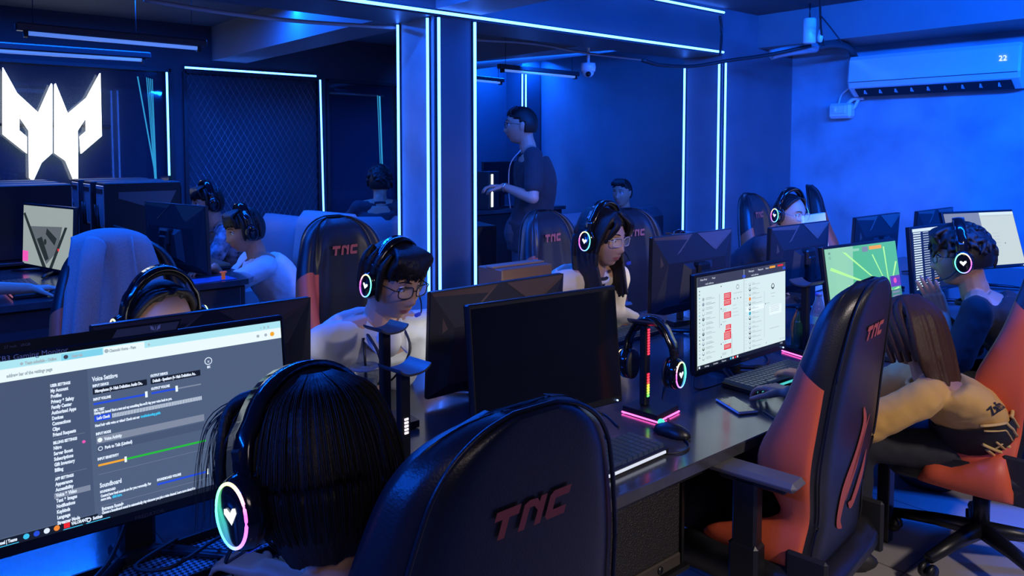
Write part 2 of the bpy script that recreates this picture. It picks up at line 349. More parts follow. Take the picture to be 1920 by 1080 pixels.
# air conditioner on the plaster wall
ya, yb_, zt, zb2 = 3.13, 1.86, 2.395, 2.065
o = empty('air_conditioner', (XR, (ya + yb_) / 2, zb2), 0, 'white split air conditioner high on the plaster wall', 'air conditioner')
hl = (ya - yb_) / 2; prof = [(0, 0), (-.10, 0), (-.20, .07), (-.215, .12), (-.2, .3), (-.18, .33), (0, .33)]
b = MB(); n_ = len(prof); rr = [[(x, y, z) for x, z in prof] for y in (-hl, -hl + .015, hl - .015, hl)]
for k_, r in enumerate(rr):
    if k_ in (0, 3): rr[k_] = [(x * .95, y, .165 + (z - .165) * .95) for x, y, z in r]
b.loft(rr, 0, False); b.box((-.218, 0, .115), (.004, 2 * hl - .03, .004), 1)
b.build('housing', [mat('ac_plastic', (.62, .64, .66), .12, coat=.5), METAL], o)
sl = MB().box((-.148, 0, .03), (.1, 2 * hl - .12, .012), M=rotm(0, .6, 0)); sl.build('air_slot', BLK, o)
v_ = MB()
for i in range(9): v_.box((-.162, -hl + .14 + i * (2 * hl - .28) / 8, .03), (.06, .006, .03))
v_.build('louvre', mat('ac_louvre', (.4, .42, .44), .4), o)
MB().text('22', .055, (-.2145, -hl + .14, .2), (0, -1, 0), (0, 0, 1), 0).build('display', emat('ac_display', (.7, .9, 1), 1.5), o)
# copper pipe wrap, junction box and cables
c = onx(1578, 208, XR - .06)
o = empty('switch_box', c, 0, 'white power switch box on the plaster wall under the pipes', 'switch box')
MB().box((0, 0, 0), (.1, .2, .13), b=.02).build('housing', WHITEP, o); MB().box((-.055, 0, .01), (.012, .12, .07), b=.004).build('cover', WHITEP, o)
MB().box((-.065, .03, .01), (.01, .02, .035), b=.003).build('switch', mat('switch_white', (.8, .8, .8), .3), o)
def cable(name, pts, r, m, label, cat='cable', group=None, n=6):
    P = spline(pts, 6); m0 = P[0]; ob = MB().tube([p - m0 for p in P], r, 7).build(name, m, loc=m0); return tag(ob, label, cat, group)
GREYP = mat('grey_pipe_wrap', (.3, .31, .33), .5)
W_ = lambda x, y, g=.03: onx(x, y, XR - g)
cable('pipe_wrap', [W_(1600, 205, .05), W_(1612, 178), W_(1603, 155), W_(1600, 120), W_(1597, 104)], .014, WHITEP, 'thin white pipe rising from the switch box', 'pipe')
cable('pipe_wrap', [W_(1572, 196, .05), W_(1578, 178), W_(1592, 165), W_(1602, 150)], .008, WHITEP, 'thin curved cable entering the switch box top', 'cable')
cable('pipe_wrap', [W_(1620, 184, .03), W_(1600, 186, .05), W_(1588, 196, .06)], .016, WHITEP, 'bent white conduit from the air conditioner to the switch box', 'pipe')
cable('drain_pipe', [at(1602, 106, 6.55), at(1590, 88, 6.35), at(1560, 82, 6.1), at(1530, 88, 5.9)], .03, mat('dark_pipe_wrap', (.04, .045, .05), .5), 'thick dark wrapped pipe bending down to the air conditioner', 'pipe')
cable('conduit', [at(1530, 89, 5.85), at(1470, 97, 5.8), at(1445, 103, 5.8)], .04, GREYP, 'thick grey wrapped pipe under the side beam', 'pipe')
cable('cable_bundle', [at(1520, 86, 5.75), at(1440, 103, 5.7), at(1370, 113, 5.6), at(1300, 124, 5.5), at(1240, 122, 5.3), at(1205, 113, 5.2)], .014, CABLE, 'sagging dark cable bundle below the end of the ceiling beam')
cable('cable_bundle', [at(1350, 30, 5.9), at(1353, 60, 5.95), at(1350, 104, 5.9)], .01, CABLE, 'dark cable down the end of the ceiling beam')
cable('cable_bundle', [at(1538, -20, 5.2), at(1538, 20, 5.3), at(1540, 60, 5.5), at(1545, 84, 5.7)], .008, CABLE, 'thin cable hanging from the ceiling to the grey pipe')
cable('cable_bundle', [at(1537, 27, 5.3), at(1560, 55, 5.5), at(1580, 82, 5.8)], .005, CABLE, 'slanting thin cable above the thick dark pipe')
cable('conduit', [ony(270, 0, 4.17), ony(420, 24, 4.17), ony(560, 40, 4.17), ony(742, 52, 4.17)], .012, GREYP, 'thin conduit under the rear edge of the ceiling beam', 'pipe')
cable('cable_bundle', [ony(895, 75, 4.2), ony(1000, 82, 4.25), ony(1100, 100, 4.25), ony(1210, 113, 4.2)], .01, GREYP, 'thin cable along the beam underside right of the pillar')
c = at(1518, 58, 5.6)
o = empty('smoke_detector', c, 0, 'white cylinder canister hanging under the side beam', 'canister')
MB().lathe([(.0, -.09), (.042, -.09), (.045, -.08), (.045, .08), (.04, .09), (0, .09)], 16).build('can', WHITEP, o); MB().tube([(0, 0, .09), (0, 0, .2)], .006).build('stem', METAL, o)
c = at(1538, 68, 5.55)
o = empty('lamp_holder', c, 0, 'small white tapered bulb on the hanging cable', 'bulb')
MB().lathe([(.0, -.045), (.014, -.04), (.02, -.01), (.012, .035), (.006, .05), (0, .05)], 12).build('bulb', WHITEP, o); MB().tube([(0, 0, .05), (0, 0, .08)], .008).build('socket', BLKM, o)
# ---------------------------------------------------------------- kinds of furniture and gear
struct('floor_raised', MB().box((1.8, 5.7, .085), (10, 3.8, .17), b=.01), mat('raised_floor_tile', (.14, .14, .15), .3, vary=.1, vscale=4))
def interp(tab, n):
    t = np.array(tab, float); x = np.linspace(0, 1, len(t)); q = np.linspace(0, 1, n); out = []
    P = spline(t, 6); P = np.array(P); xx = np.linspace(0, 1, len(P))
    return np.stack([np.interp(q, xx, P[:, k]) for k in range(P.shape[1])], 1)
RECL = .11; ZS = .48
#            h    halfw bolster thick
CH_T = [(-.05, .235, .34, .05), (.0, .24, .33, .05), (.05, .225, .22, .06), (.10, .21, .125, .06), (.16, .225, .14, .06), (.23, .252, .185, .06), (.30, .262, .19, .065), (.38, .255, .165, .07), (.46, .245, .14, .075),
        (.54, .235, .125, .075), (.61, .218, .115, .08), (.67, .20, .11, .085), (.715, .182, .10, .085), (.755, .15, .085, .075), (.785, .10, .06, .05), (.80, .045, .04, .03)]
def rear_y(h): return -.16 - RECL * h - .045 * max(0, h - .45) ** 1.2
CTAB = interp(CH_T, 90)
def chair_ring(h, hw, bd, t):
    y0 = rear_y(h); z = ZS + h; R = []
    for u in (-1, -.86, -.7, -.35, 0, .35, .7, .86, 1): R.append((u * hw * .97, y0 + .035 * max(0, (abs(u) - .6) / .4) ** 2))
    s = [(1.02, .055), (1.045, .5 * bd + .02), (1.02, .85 * bd), (.95, bd), (.84, bd * .98), (.74, bd * .8), (.62, min(t + .02, bd * .9)), (.4, t), (.2, t * .98)]
    R += [(a * hw, y0 + b) for a, b in s] + [(0, y0 + t)] + [(-a * hw, y0 + b) for a, b in s[::-1]]
    R = [np.array(p) for p in R]; m = len(R); out = []
    for i in range(m):
        a, b_, c, d = R[i - 1], R[i], R[(i + 1) % m], R[(i + 2) % m]
        for k in range(4):
            t_ = k / 4; out.append(.5 * (2 * b_ + (c - a) * t_ + (2 * a - 5 * b_ + 4 * c - d) * t_ * t_ + (3 * b_ - a - 3 * c + d) * t_ ** 3) if m else b_)
    return [(x, y, z) for x, y in out]
TQ, TV = (7.6, 9, 11, 12, 13.3, 14.2, 15.3), (.44, .45, .47, .50, .56, .575, .46)
def chair_parts(root):
    rings = [chair_ring(*r) for r in CTAB[::2]]; n = len(rings[0]); full = MB().loft(rings)
    bm = bmesh.new(); vv = [bm.verts.new(v) for v in full.v]; [bm.faces.new([vv[i] for i in f]) for f in full.f]
    cuts = [((0, -.21, ZS + .485), (0, -.80, 1)), ((0, -.126, ZS), (0, 1, .11))]      # seam planes: top of the wing, rear panel edge
    cuts += [((s * .20, 0, ZS + .1), (s, 0, .11)) for s in (-1, 1)]                   # inner seam of each bolster
    for co_, no in cuts: bmesh.ops.bisect_plane(bm, geom=bm.verts[:] + bm.edges[:] + bm.faces[:], plane_co=co_, plane_no=no, dist=1e-5)
    bm.verts.index_update(); allv = [v.co[:] for v in bm.verts]; side_of = lambda c, k: (V(*c) - V(*cuts[k][0])) @ V(*cuts[k][1])
    fb, fl_, fr = [], [], []
    for q in bm.faces:
        c = q.calc_center_median(); f = [v.index for v in q.verts]; w_ = side_of(c, 0) < 0 and side_of(c, 1) > 0
        if w_ and side_of(c, 2) > 0: fl_.append(f)
        elif w_ and side_of(c, 3) > 0: fr.append(f)
        else: fb.append(f)
    bm.free(); back = MB()
    back.add(allv, fb, 0, True)
    # piping round the rear panel and stitched seam
    edge = [(.90 * hw * sg, rear_y(h) + .012, ZS + h) for sg, seq in ((-1, CTAB[1:]), (1, CTAB[1:][::-1])) for h, hw, bd, t in seq]
    back.build('backrest', LEATHER, root)
    MB().tube(edge, .004, 6).build('piping', LEATHER, root)
    for w in (fl_, fr):
        used = sorted({i for f in w for i in f}); ix = {k: q for q, k in enumerate(used)}
        MB().add([allv[i] for i in used], [[ix[i] for i in f] for f in w], 0, True).build('side_wing', ORANGE, root)
    # headline letters on the rear
    def lay(poly, sc, x0, h0, mb, lift=.004):
        pts = [((x0 + x * sc), h0 + z * sc) for x, z in poly]
        mb.add([(x, rear_y(h) - lift, ZS + h) for x, h in pts], [list(range(len(pts)))], 0)
    lg = MB(); sh = .22; sl = lambda p: [(x + z * sh, z) for x, z in p]
    for poly in ([(0, .68), (1.02, .68), (1.02, 1), (0, 1)], [(.33, 0), (.62, 0), (.62, .68), (.33, .68)],
                 [(1.2, 0), (1.48, 0), (1.48, .72), (1.2, .62)], [(1.2, .62), (1.48, .72), (1.68, .72), (1.9, .52), (1.9, .8), (1.74, .97), (1.4, 1), (1.2, .9)], [(1.9, 0), (2.18, 0), (2.18, 1), (1.9, 1)],
                 [(2.36, .14), (2.5, 0), (3.3, 0), (3.3, .3), (2.66, .3), (2.66, .7), (3.3, .7), (3.3, 1), (2.5, 1), (2.36, .86)]):
        lay(sl(poly), .043, -.075, .625, lg)
    lg.build('logo', ORLOGO, root)
    lf = MB(); k0 = len(lf.v)                                        # the same letters small on the front of the head rest
    lf.v = [[-x * .95, rear_y(z - ZS) + .0925, z + .0] for x, y, z in lg.v]; lf.f = lg.f; lf.m = lg.m; lf.s = lg.s
    lf.build('front_logo', ORLOGO, root)
    # feathered bird print low on the rear
    def strip(P, ws):
        ph = MB()
        P = spline(P, 5); ws = np.interp(np.linspace(0, 1, len(P)), np.linspace(0, 1, len(ws)), ws); L = []; R = []
        for i, p in enumerate(P):
            t = unit(P[min(i + 1, len(P) - 1)] - P[max(i - 1, 0)]); q = V(-t[1], t[0]); L.append(p + q * ws[i]); R.append(p - q * ws[i])
        for i in range(len(P) - 1): lay([L[i], L[i + 1], R[i + 1], R[i]], 1, 0, 0, ph)
        ph.build('bird_print', ORLOGO, root)
    strip([(.03, .40), (.06, .34), (.03, .25), (-.04, .16), (-.06, .07), (-.02, .03)], (.004, .017, .026, .03, .018, .002))
    strip([(.10, .36), (.07, .30), (.03, .21), (-.02, .12)], (.002, .008, .014, .002))
    strip([(.12, .24), (.10, .16), (.05, .09), (.01, .10)], (.002, .02, .02, .002))
    # lumbar fold, seat, arms and base
    s = MB(); rings = []
    for u in np.linspace(0, 1, 14):
        y = -.2 + .5 * u; hw = .25 + .02 * math.sin(u * PI); e = min(1, min(u, 1 - u) * 9) ** .5; R = []
        for x, z in ((-1, .02), (-1.04, .07), (-.97, .118), (-.85, .12), (-.7, .095), (-.3, .09), (0, .088), (.3, .09), (.7, .095), (.85, .12), (.97, .118), (1.04, .07), (1, .02), (.9, 0), (0, 0), (-.9, 0)):
            R.append((x * hw * (.9 + .1 * e), y, .335 + .06 + (z - .06) * (.45 + .55 * e) - .02 * max(0, u - .8) * 5))
        rings.append(R)
    s.loft(rings).build('seat', LEATHER, root)
    for sx in (-1, 1):                                                # orange seat bolsters running on from the wings
        R = []
        for u in np.linspace(0, 1, 12):
            e = min(1, min(u, 1 - u) * 8 + .05) ** .5; y = -.13 + .30 * u; zt = .56 - .13 * min(1, u * 1.6) ** .7; z0 = .345; hh = (zt - z0) * e; cx = sx * (.235 + .01 * math.sin(PI * u)); wd_ = .032 + .028 * e
            R.append([(cx + sx * wd_ * .9, y, z0 + .1 * hh), (cx + sx * wd_ * 1.15, y, z0 + .55 * hh), (cx + sx * wd_ * .8, y, z0 + .92 * hh), (cx, y, z0 + hh), (cx - sx * wd_ * .9, y, z0 + .85 * hh), (cx - sx * wd_, y, z0 + .4 * hh), (cx - sx * wd_ * .5, y, z0), (cx + sx * wd_ * .5, y, z0)])
        MB().loft(R if sx > 0 else [r[::-1] for r in R]).build('seat_bolster', ORANGE, root)
    for sx in (-1, 1):
        MB().box((sx * .315, -.02, .733), (.085, .27, .028), b=.012).build('arm_pad', mat('arm_pad_foam', (.12, .12, .13), .55), root)
        MB().box((sx * .315, .0, .58), (.05, .075, .28), b=.008).box((sx * .315, .0, .43), (.062, .09, .20), b=.01).box((sx * .26, 0, .325), (.16, .09, .02)).box((sx * .315, -.02, .712), (.05, .2, .02), b=.006).build('arm_post', BLK, root)
    MB().box((0, .02, .32), (.3, .28, .035), b=.01).tube([(0, .02, .31), (0, .02, .1)], .03, 14).build('gas_lift', METAL, root)
    for i in range(5):
        a = 2 * PI * i / 5 + .3; d = V(math.cos(a), math.sin(a), 0); L = MB().tube([V(0, .02, .115), V(0, .02, .1) + d * .16, V(0, .02, .075) + d * .31], [.035, .026, .02], 8).build('base_leg', BLK, root)
        c = V(0, .02, 0) + d * .31; w = MB(); q = np.cross(d, (0, 0, 1))
        for k in (-.016, .016): w.lathe([(0, -.009), (.026, -.009), (.029, 0), (.026, .009), (0, .009)], 14, M=np.stack([d, (0, 0, 1), q], 1), o=c + q * k + V(0, 0, .029))
        w.build('caster', BLK, L)
    for sx in (-1, 1):   # recliner hinge
        MB().box((sx * .25, -.15, .425), (.02, .12, .17), b=.008).build('hinge_cover', BLKM, root)
CHAIR = empty('gaming_chair', (.71, 1.05, 0), 0, 'black gaming chair, rear panel facing, behind the person at the big lit screen', 'chair', 'gaming chairs with orange wings')
chair_parts(CHAIR)
def chair(x, y, rz, label, z=0, keep=None):
    return dup(CHAIR, (x, y, z), rz, label, keep=keep)
# ---- monitors : local screen faces -y, origin on the desk under the post
SCREEN_OFF = mat('screen_off', (.006, .007, .01), .09, coat=.3)
W27, H27 = .598, .336
GLOSSB = mat('glossy_brown_back', (.11, .075, .06), .16, coat=.6); BACKM = mat('textured_back', (.016, .017, .022), .5, bump=.1, bscale=200)  # brown puts the warm light on the gloss into its colour
def monitor(loc, rz, label, zc, tilt=0., screen=None, box=None, group='gaming monitors on the desks', sticker=None):
    o = empty('monitor', loc, rz, label, 'monitor', group); Mx = rotm(-tilt); c = V(0, 0, zc - loc[2]); T = lambda v: np.array(v) @ Mx.T + c
    w, h = W27, H27; b = MB(); b.box((0, .012, -.006), (w + .018, .024, h + .034), 0, .004, Mx, c)
    b.box((0, -.001, -h / 2 - .013), (w + .018, .004, .02), 0, .001, Mx, c)
    b.build('bezel', BLK, o)
    k = MB()                                                            # angular two-tone back
    hw, hh = w / 2 + .009, h / 2 + .012
    P = lambda x, y, z: T((x, y, z))
    k.loft([[P(-hw, .025, -hh), P(hw, .025, -hh), P(hw, .025, hh), P(-hw, .025, hh)], [P(-hw * .8, .05, -hh * .8), P(hw * .8, .05, -hh * .8), P(hw * .72, .05, hh * .3), P(-hw * .72, .05, hh * .3)]], 0, False)
    k.loft([[P(-.14, .05, -hh * .75), P(.14, .05, -hh * .75), P(.11, .05, hh * .25), P(-.11, .05, hh * .25)], [P(-.1, .075, -hh * .6), P(.1, .075, -hh * .6), P(.08, .075, hh * .1), P(-.08, .075, hh * .1)]], 0, False)
    k.build('back_shell', BACKM, o)
    g = MB()
    for sx in (-1, 1): g.add([P(sx * x, y, z) for x, y, z in ((hw * .98, .0265, hh * .98), (hw * .98, .0265, hh * .05), (hw * .80, .043, hh * .28), (hw * .42, .043, hh * .55), (.02, .0275, hh * .98))], [[0, 1, 2, 3, 4] if sx > 0 else [4, 3, 2, 1, 0]])
    g.build('gloss_panel', GLOSSB, o)
    s = MB(); m = [SCREEN_OFF]
    if screen:
        m = []
        names = {}
        def mi(name):
            if name not in names: names[name] = len(m); m.append(MATS[name])
            return names[name]
        def rect(x, y, x1, y1, nm, lv=1):   # 0..1 screen coordinates, y down
            q = -.0006 - .00025 * lv; s.add([P((x - .5) * w, q, (.5 - y1) * h), P((x1 - .5) * w, q, (.5 - y1) * h), P((x1 - .5) * w, q, (.5 - y) * h), P((x - .5) * w, q, (.5 - y) * h)], [[0, 1, 2, 3]], mi(nm))
        def txt(t, x, y, size, nm, lv=3, al='LEFT', bold=0, xs=1.): s.text(t, size * h, P((x - .5) * w, -.0006 - .00025 * lv, (.5 - y) * h), Mx @ V(1, 0, 0), Mx @ V(0, 0, 1), mi(nm), al, 0, bold, xs)
        def poly(pts, nm, lv=1): s.add([P((x - .5) * w, -.0006 - .00025 * lv, (.5 - y) * h) for x, y in pts], [list(range(len(pts)))[::-1]], mi(nm))
        def disc(x, y, r, nm, lv=3, k=14): poly([(x + r * h / w * math.cos(2 * PI * i / k), y + r * math.sin(2 * PI * i / k)) for i in range(k)], nm, lv)
        screen(rect, txt, poly, disc)
    else: s.add([P(-w / 2, -.0008, -h / 2), P(w / 2, -.0008, -h / 2), P(w / 2, -.0008, h / 2), P(-w / 2, -.0008, h / 2)], [[0, 1, 2, 3]])
    s.build('screen', m, o)
    lt = MB().text('PREDATOR', .011, P(0, -.0035, -h / 2 - .017), (1, 0, 0), Mx @ V(0, 0, 1), 0, 'CENTER'); lt.build('brand_lettering', mat('grey_print', (.1, .1, .11), .5), o)
    p = MB(); p.box((0, .085, (zc - loc[2]) / 2 + .01), (.07, .035, zc - loc[2]), b=.008); p.box((0, .07, zc - loc[2]), (.09, .05, .09), b=.01); p.build('stand_post', BLK, o)
    f = MB(); f.box((0, .08, .012), (.1, .09, .024), b=.006)
    for sx in (-1, 1): f.tube([(sx * .03, .06, .014), (sx * .15, -.07, .012), (sx * .19, -.11, .008)], [.016, .012, .007], 8, flat=.7)
    f.tube([(0, .1, .014), (0, .2, .01)], [.014, .009], 8); f.build('stand_foot', METAL, o)
    if sticker: sticker(o, P, Mx)
    MB().lathe([(0, -.002), (.003, -.002), (.003, .002), (0, .002)], 8, M=rotm(PI / 2), o=P(hw - .03, -.004, -h / 2 - .012)).build('power_light', emat('power_led', (.3, .5, 1), 3), o)
    return o
# ---- headset : origin between the ears, x to the ears, y forward
def headset(o, mic=True, gap=.083, ring=None):
    arc = [(gap * 1.02 * math.sin(a) * (1.06 if abs(a) > 1 else 1), 0, .005 + .148 * math.cos(a) ** .8 if abs(a) < PI / 2 else 0) for a in np.linspace(-1.5, 1.5, 25)]
    R = [[(x * 1.06, y, z + .004) for x, y, z in arc], [(x, y, z - .006) for x, y, z in arc]]
    b = MB(); rings = []
    for (xo, _, zo), (xi, _, zi) in zip(*R): rings.append([(xo, -.021, zo), (xo * 1.01, 0, zo + .002), (xo, .021, zo), (xi, .021, zi), (xi, -.021, zi)])
    b.loft(rings, 0, True); b.build('headband', GLOSS, o)
    MB().loft([[(xi * .98, -.015, zi), (xi * .98, .015, zi), (xi * .94, .013, zi - .012), (xi * .94, -.013, zi - .012)] for xi, _, zi in R[1][6:19]]).build('band_cushion', BLKM, o)
    for sx in (-1, 1):
        c = V(sx * (gap + .012), 0, -.006); MY = np.array([[0, 0, sx], [1, 0, 0], [0, 1, 0]], float)
        cup = MB(); pr = [(.0, -.022), (.036, -.022), (.043, -.014), (.044, .004), (.039, .015), (.033, .019), (.0, .019)]
        rings = [[V(r * .84 * math.cos(a), r * 1.1 * math.sin(a), z) for a in [2 * PI * i / 26 for i in range(26)]] for r, z in pr]
        cup.loft([[MY @ p + c for p in r] for r in rings]); cp = cup.build('ear_cup', GLOSS, o)
        MB().loft([[MY @ p + c for p in [V(r * .84 * math.cos(a), r * 1.12 * math.sin(a), z) for a in [2 * PI * i / 20 for i in range(20)]]] for r, z in ((.02, -.03), (.04, -.03), (.043, -.022), (.03, -.02))]).build('ear_pad', BLKM, cp)
        rg = [MY @ V(.0275 * math.cos(a), .0385 * math.sin(a), .0185) + c for a in [2 * PI * i / 36 for i in range(36)]]
        MB().tube(rg, .0022, 6, closed=True).build('light_ring', ring or RING, cp)
        e = MB(); hrt = [(0, -.011), (.012, .003), (.011, .009), (.005, .009), (0, .004), (-.005, .009), (-.011, .009), (-.012, .003)]
        e.add([MY @ V(x, y, .0198) + c for x, y in hrt], [list(range(8))]); e.build('emblem', BLKM if ring else EMBLEM, cp)
        MB().box(c + V(-sx * .004, 0, .055), (.012, .02, .04), b=.003).build('band_yoke', METAL, o)
    if mic:
        P = spline([(-gap - .01, .02, -.035), (-gap - .004, .06, -.07), (-gap * .6, .11, -.085), (-.025, .125, -.085)], 6)
        m = MB().tube(P, .0028, 6).build('microphone_boom', BLK, o); MB().cap((-.032, .123, -.085), (-.015, .127, -.085), .007, .007).build('microphone_tip', mat('mic_foam', (.01, .01, .012), .9, emit=(.02, .05, 1), strength=.4), m)  # tip has its own blue emission
# ---- headset stand
BAR1 = glow('bar_green_red', [(0, (.05, .9, .1)), (.3, (.5, 1, .05)), (.42, (1, .8, .05)), (.6, (.9, .05, .05)), (1, (1, .02, .05))], 3, 'Z')
BAR2 = glow('bar_pink', [(0, (1, .5, .05)), (.2, (1, .2, .05)), (.5, (1, .02, .06)), (1, (1, .05, .7))], 3, 'Z')
BAR3 = emat('bar_pale', (.9, .75, .85), 1.6); PINKE = emat('pink_edge', (1, .1, .55), 4.)
def headset_stand(loc, rz, label, hgt, bar, segs, base_glow=True):
    o = empty('headset_stand', loc, rz, label, 'headset stand', 'black headset stands on the desks')
    MB().prism([(-.075, -.06), (.06, -.075), (.085, .05), (-.05, .075)], .004, .026).build('base_plate', BLK, o)
    if base_glow:
        g = [V(-.076, -.061, .005), V(.061, -.076, .005), V(.086, .051, .005), V(-.051, .076, .005)]; MB().tube(g, .0028, 6, closed=True, hint=(.01, .02, 1)).build('glow_edge', PINKE, o)
    MB().box((0, .02, .026 + hgt / 2), (.034, .024, hgt), b=.004).build('post', BLK, o)
    for z0, z1, m in segs:
        s = MB(); k = max(2, int((z1 - z0) * hgt / .0085))
        for i in range(k): s.box((0, .0068, .026 + hgt * (z0 + (z1 - z0) * (i + .5) / k)), (.012, .003, .0055))
        s.build('light_bar', m, o)
    MB().loft([[(-.052 + .104 * u, y, .026 + hgt + .018 * (2 * abs(u - .5)) ** 3 + z) for y, z in ((-.035, 0), (.06, 0), (.06, .006), (-.035, .006))] for u in np.linspace(0, 1, 15)], 0, False).build('cradle', mat('cradle_plastic', (.06, .062, .07), .35), o)
    return o
# ---- keyboard and mouse
KEYL = glow('key_glow', [(0, (1, .05, .1)), (.25, (1, .2, .02)), (.5, (.05, 1, .2)), (.75, (.1, .2, 1)), (1, (.3, .1, 1))], 1.6, 'X')
def keyboard(loc, rz, label, edge=KEYL, keyglow=None):
    o = empty('keyboard', loc, rz, label, 'keyboard', 'keyboards on the desks'); MB().box((0, 0, .012), (.44, .14, .022), b=.005).build('case', BLK, o)
    k = MB()
    for r in range(6):
        for c in range(18):
            if r == 0 and 4 <= c <= 9: continue
            k.loft([[(-.208 + c * .0235 + sx * a, -.055 + r * .021 + sy * a, z) for sx, sy in ((-1, -1), (1, -1), (1, 1), (-1, 1))] for a, z in ((.0100, .022), (.0085, .034))], 0, False)
    k.box((-.05, -.055, .028), (.135, .019, .011), b=.002); k.build('keys', mat('key_caps', (.02, .02, .024), .4, emit=(.15, .3, .8), strength=.05), o)
    MB().box((0, -.0715, .012), (.40, .004, .007)).build('edge_light', edge, o)
    MB().box((0, .045, .0238), (.4, .002, .001)).build('status_lights', emat('status_led', (.8, .9, 1), 1.), o)
    return o
def mouse(loc, rz, label, glowc=(.1, 1, .7)):
    o = empty('mouse', loc, rz, label, 'mouse', 'computer mice on the desks')
    def f(v): v = v.copy(); v[:, 2] = np.where(v[:, 2] < 0, v[:, 2] * .15, v[:, 2]); v[:, 0] *= 1 - .25 * np.exp(-((v[:, 1] - .01) / .03) ** 2); return v
    MB().ell((0, 0, .006), (.034, .062, .034), fn=f, n=20, m=12).build('shell', BLK, o)
    MB().lathe([(0, -.004), (.011, -.004), (.012, 0), (.011, .004), (0, .004)], 14, M=[[0, 0, 1], [1, 0, 0], [0, 1, 0]], o=(0, .035, .033)).build('scroll_wheel', emat('wheel_glow', glowc, 1.), o)
    return o
# ---------------------------------------------------------------- the double desk row
ZD = .75
DX0, DX1, DY0, DY1 = -.6, 6.45, 1.26, 2.66
k = 0
for a, b_ in ((-.6, 2.94), (2.945, 6.45)):
    o = empty('desk', ((a + b_) / 2, (DY0 + DY1) / 2, 0), 0, ('long black double sided computer desk running from the lit settings screen to the phone', 'black double sided computer desk continuing the row to the plaster wall')[k], 'desk', 'double computer desks'); k += 1
    w = b_ - a; MB().box((0, 0, ZD - .0175), (w, DY1 - DY0, .035), b=.003).build('desk_top', DESK, o)
    for x in (-w / 2 + .25, w / 2 - .12):
        for y in (-.6, .6): MB().box((x, y, .357), (.05, .05, .714), b=.004).build('leg', METAL, o)
    MB().box((0, 0, .5), (w - .4, .03, .35)).build('modesty_panel', BLKM, o)
    MB().box((0, -.62, .69), (w - .3, .03, .05)).build('rail', METAL, o); MB().box((0, .62, .69), (w - .3, .03, .05)).build('rail', METAL, o)
# computers slung on a shelf under the near edge
LEDP = emat('pink_dots', (1, .55, .8), 1.6); MESHP = mat('perforated_panel', (.035, .033, .036), .45, metal=.4, bump=.8, bscale=220, btype='voronoi')
def under_pc(x, label):
    o = empty('computer', (x, 1.62, .36), 0, label, 'computer', 'computers under the desk edge')
    MB().box((0, 0, .172), (.5, .44, .344), b=.008).build('case', BLKM, o)
    MB().box((0, -.223, .19), (.47, .008, .29), b=.003).build('front_panel', MESHP, o)
    MB().text('PREDATOR', .026, (-.06, -.2285, .27), (1, 0, 0), (0, 0, 1)).build('brand_lettering', LEDP, o)
    MB().add([(.13, -.2285, .27), (.165, -.2285, .27), (.147, -.2285, .305)], [[0, 1, 2]]).build('badge', LEDP, o)
    MB().box((0, -.224, .022), (.48, .012, .04), b=.004).build('lower_trim', mat('bronze_trim', (.1, .085, .07), .4, metal=.5), o)
    MB().lathe([(0, 0), (.011, 0), (.011, .004), (0, .004)], 14, M=rotm(PI / 2), o=(.14, -.23, .022)).build('power_button', BLK, o)
under_pc(1.62, 'black computer with a mesh front under the desk, nearest the empty armrest'); under_pc(2.36, 'black computer with dotted pink lettering under the desk below the phone')
under_pc(.55, 'black computer under the desk in front of the person at the settings screen')
for x in (1.62, 2.36, .55):
    o = empty('computer_shelf', (x, 1.6, .36), 0, 'steel shelf slung under the desk carrying the computer ' + {1.62: 'by the empty chair armrest', 2.36: 'below the phone', .55: 'below the settings screen'}[x], 'shelf', 'steel computer shelves')
    MB().box((0, 0, -.008), (.54, .44, .014)).build('plate', METAL, o)
    for s in (-1, 1): MB().box((s * .262, 0, .17), (.012, .4, .37)).build('hanger', METAL, o)
# chairs
CHAIR.location = (.71, 1.03, -.02)
chair(2.24, 1.25, .13, 'empty black and orange gaming chair turned sideways with its armrest showing', -.04, keep=lambda c: not c.name.startswith('seat_bolster'))
chair(3.24, 1.0, .10, 'black and orange gaming chair cut by the photo edge, behind the yellow jersey', .05, keep=lambda c: not c.name.startswith('arm_'))
chair(4.3, .98, -.1, 'gaming chair mostly hidden behind the man in the black shirt')
R180 = PI
CH_J = chair(.77, 3.05, R180 + .05, 'orange winged gaming chair with the grey jacket hung over it')
chair(1.72, 3.04, R180 + .1, 'black gaming chair with orange wings behind the man in the white shirt', .03)
chair(2.97, 2.96, R180 + .12, 'black gaming chair behind and left of the girl in the beige jacket')
chair(3.82, 3.10, R180 - .1, 'black gaming chair half hidden behind the head of the girl in the beige jacket', -.045)
chair(5.0, 2.92, R180 + .15, 'black gaming chair just left of the far girl with round glasses', .02)
chair(6.05, 3.0, R180 + .45, 'farthest gaming chair, against the plaster wall', .05)
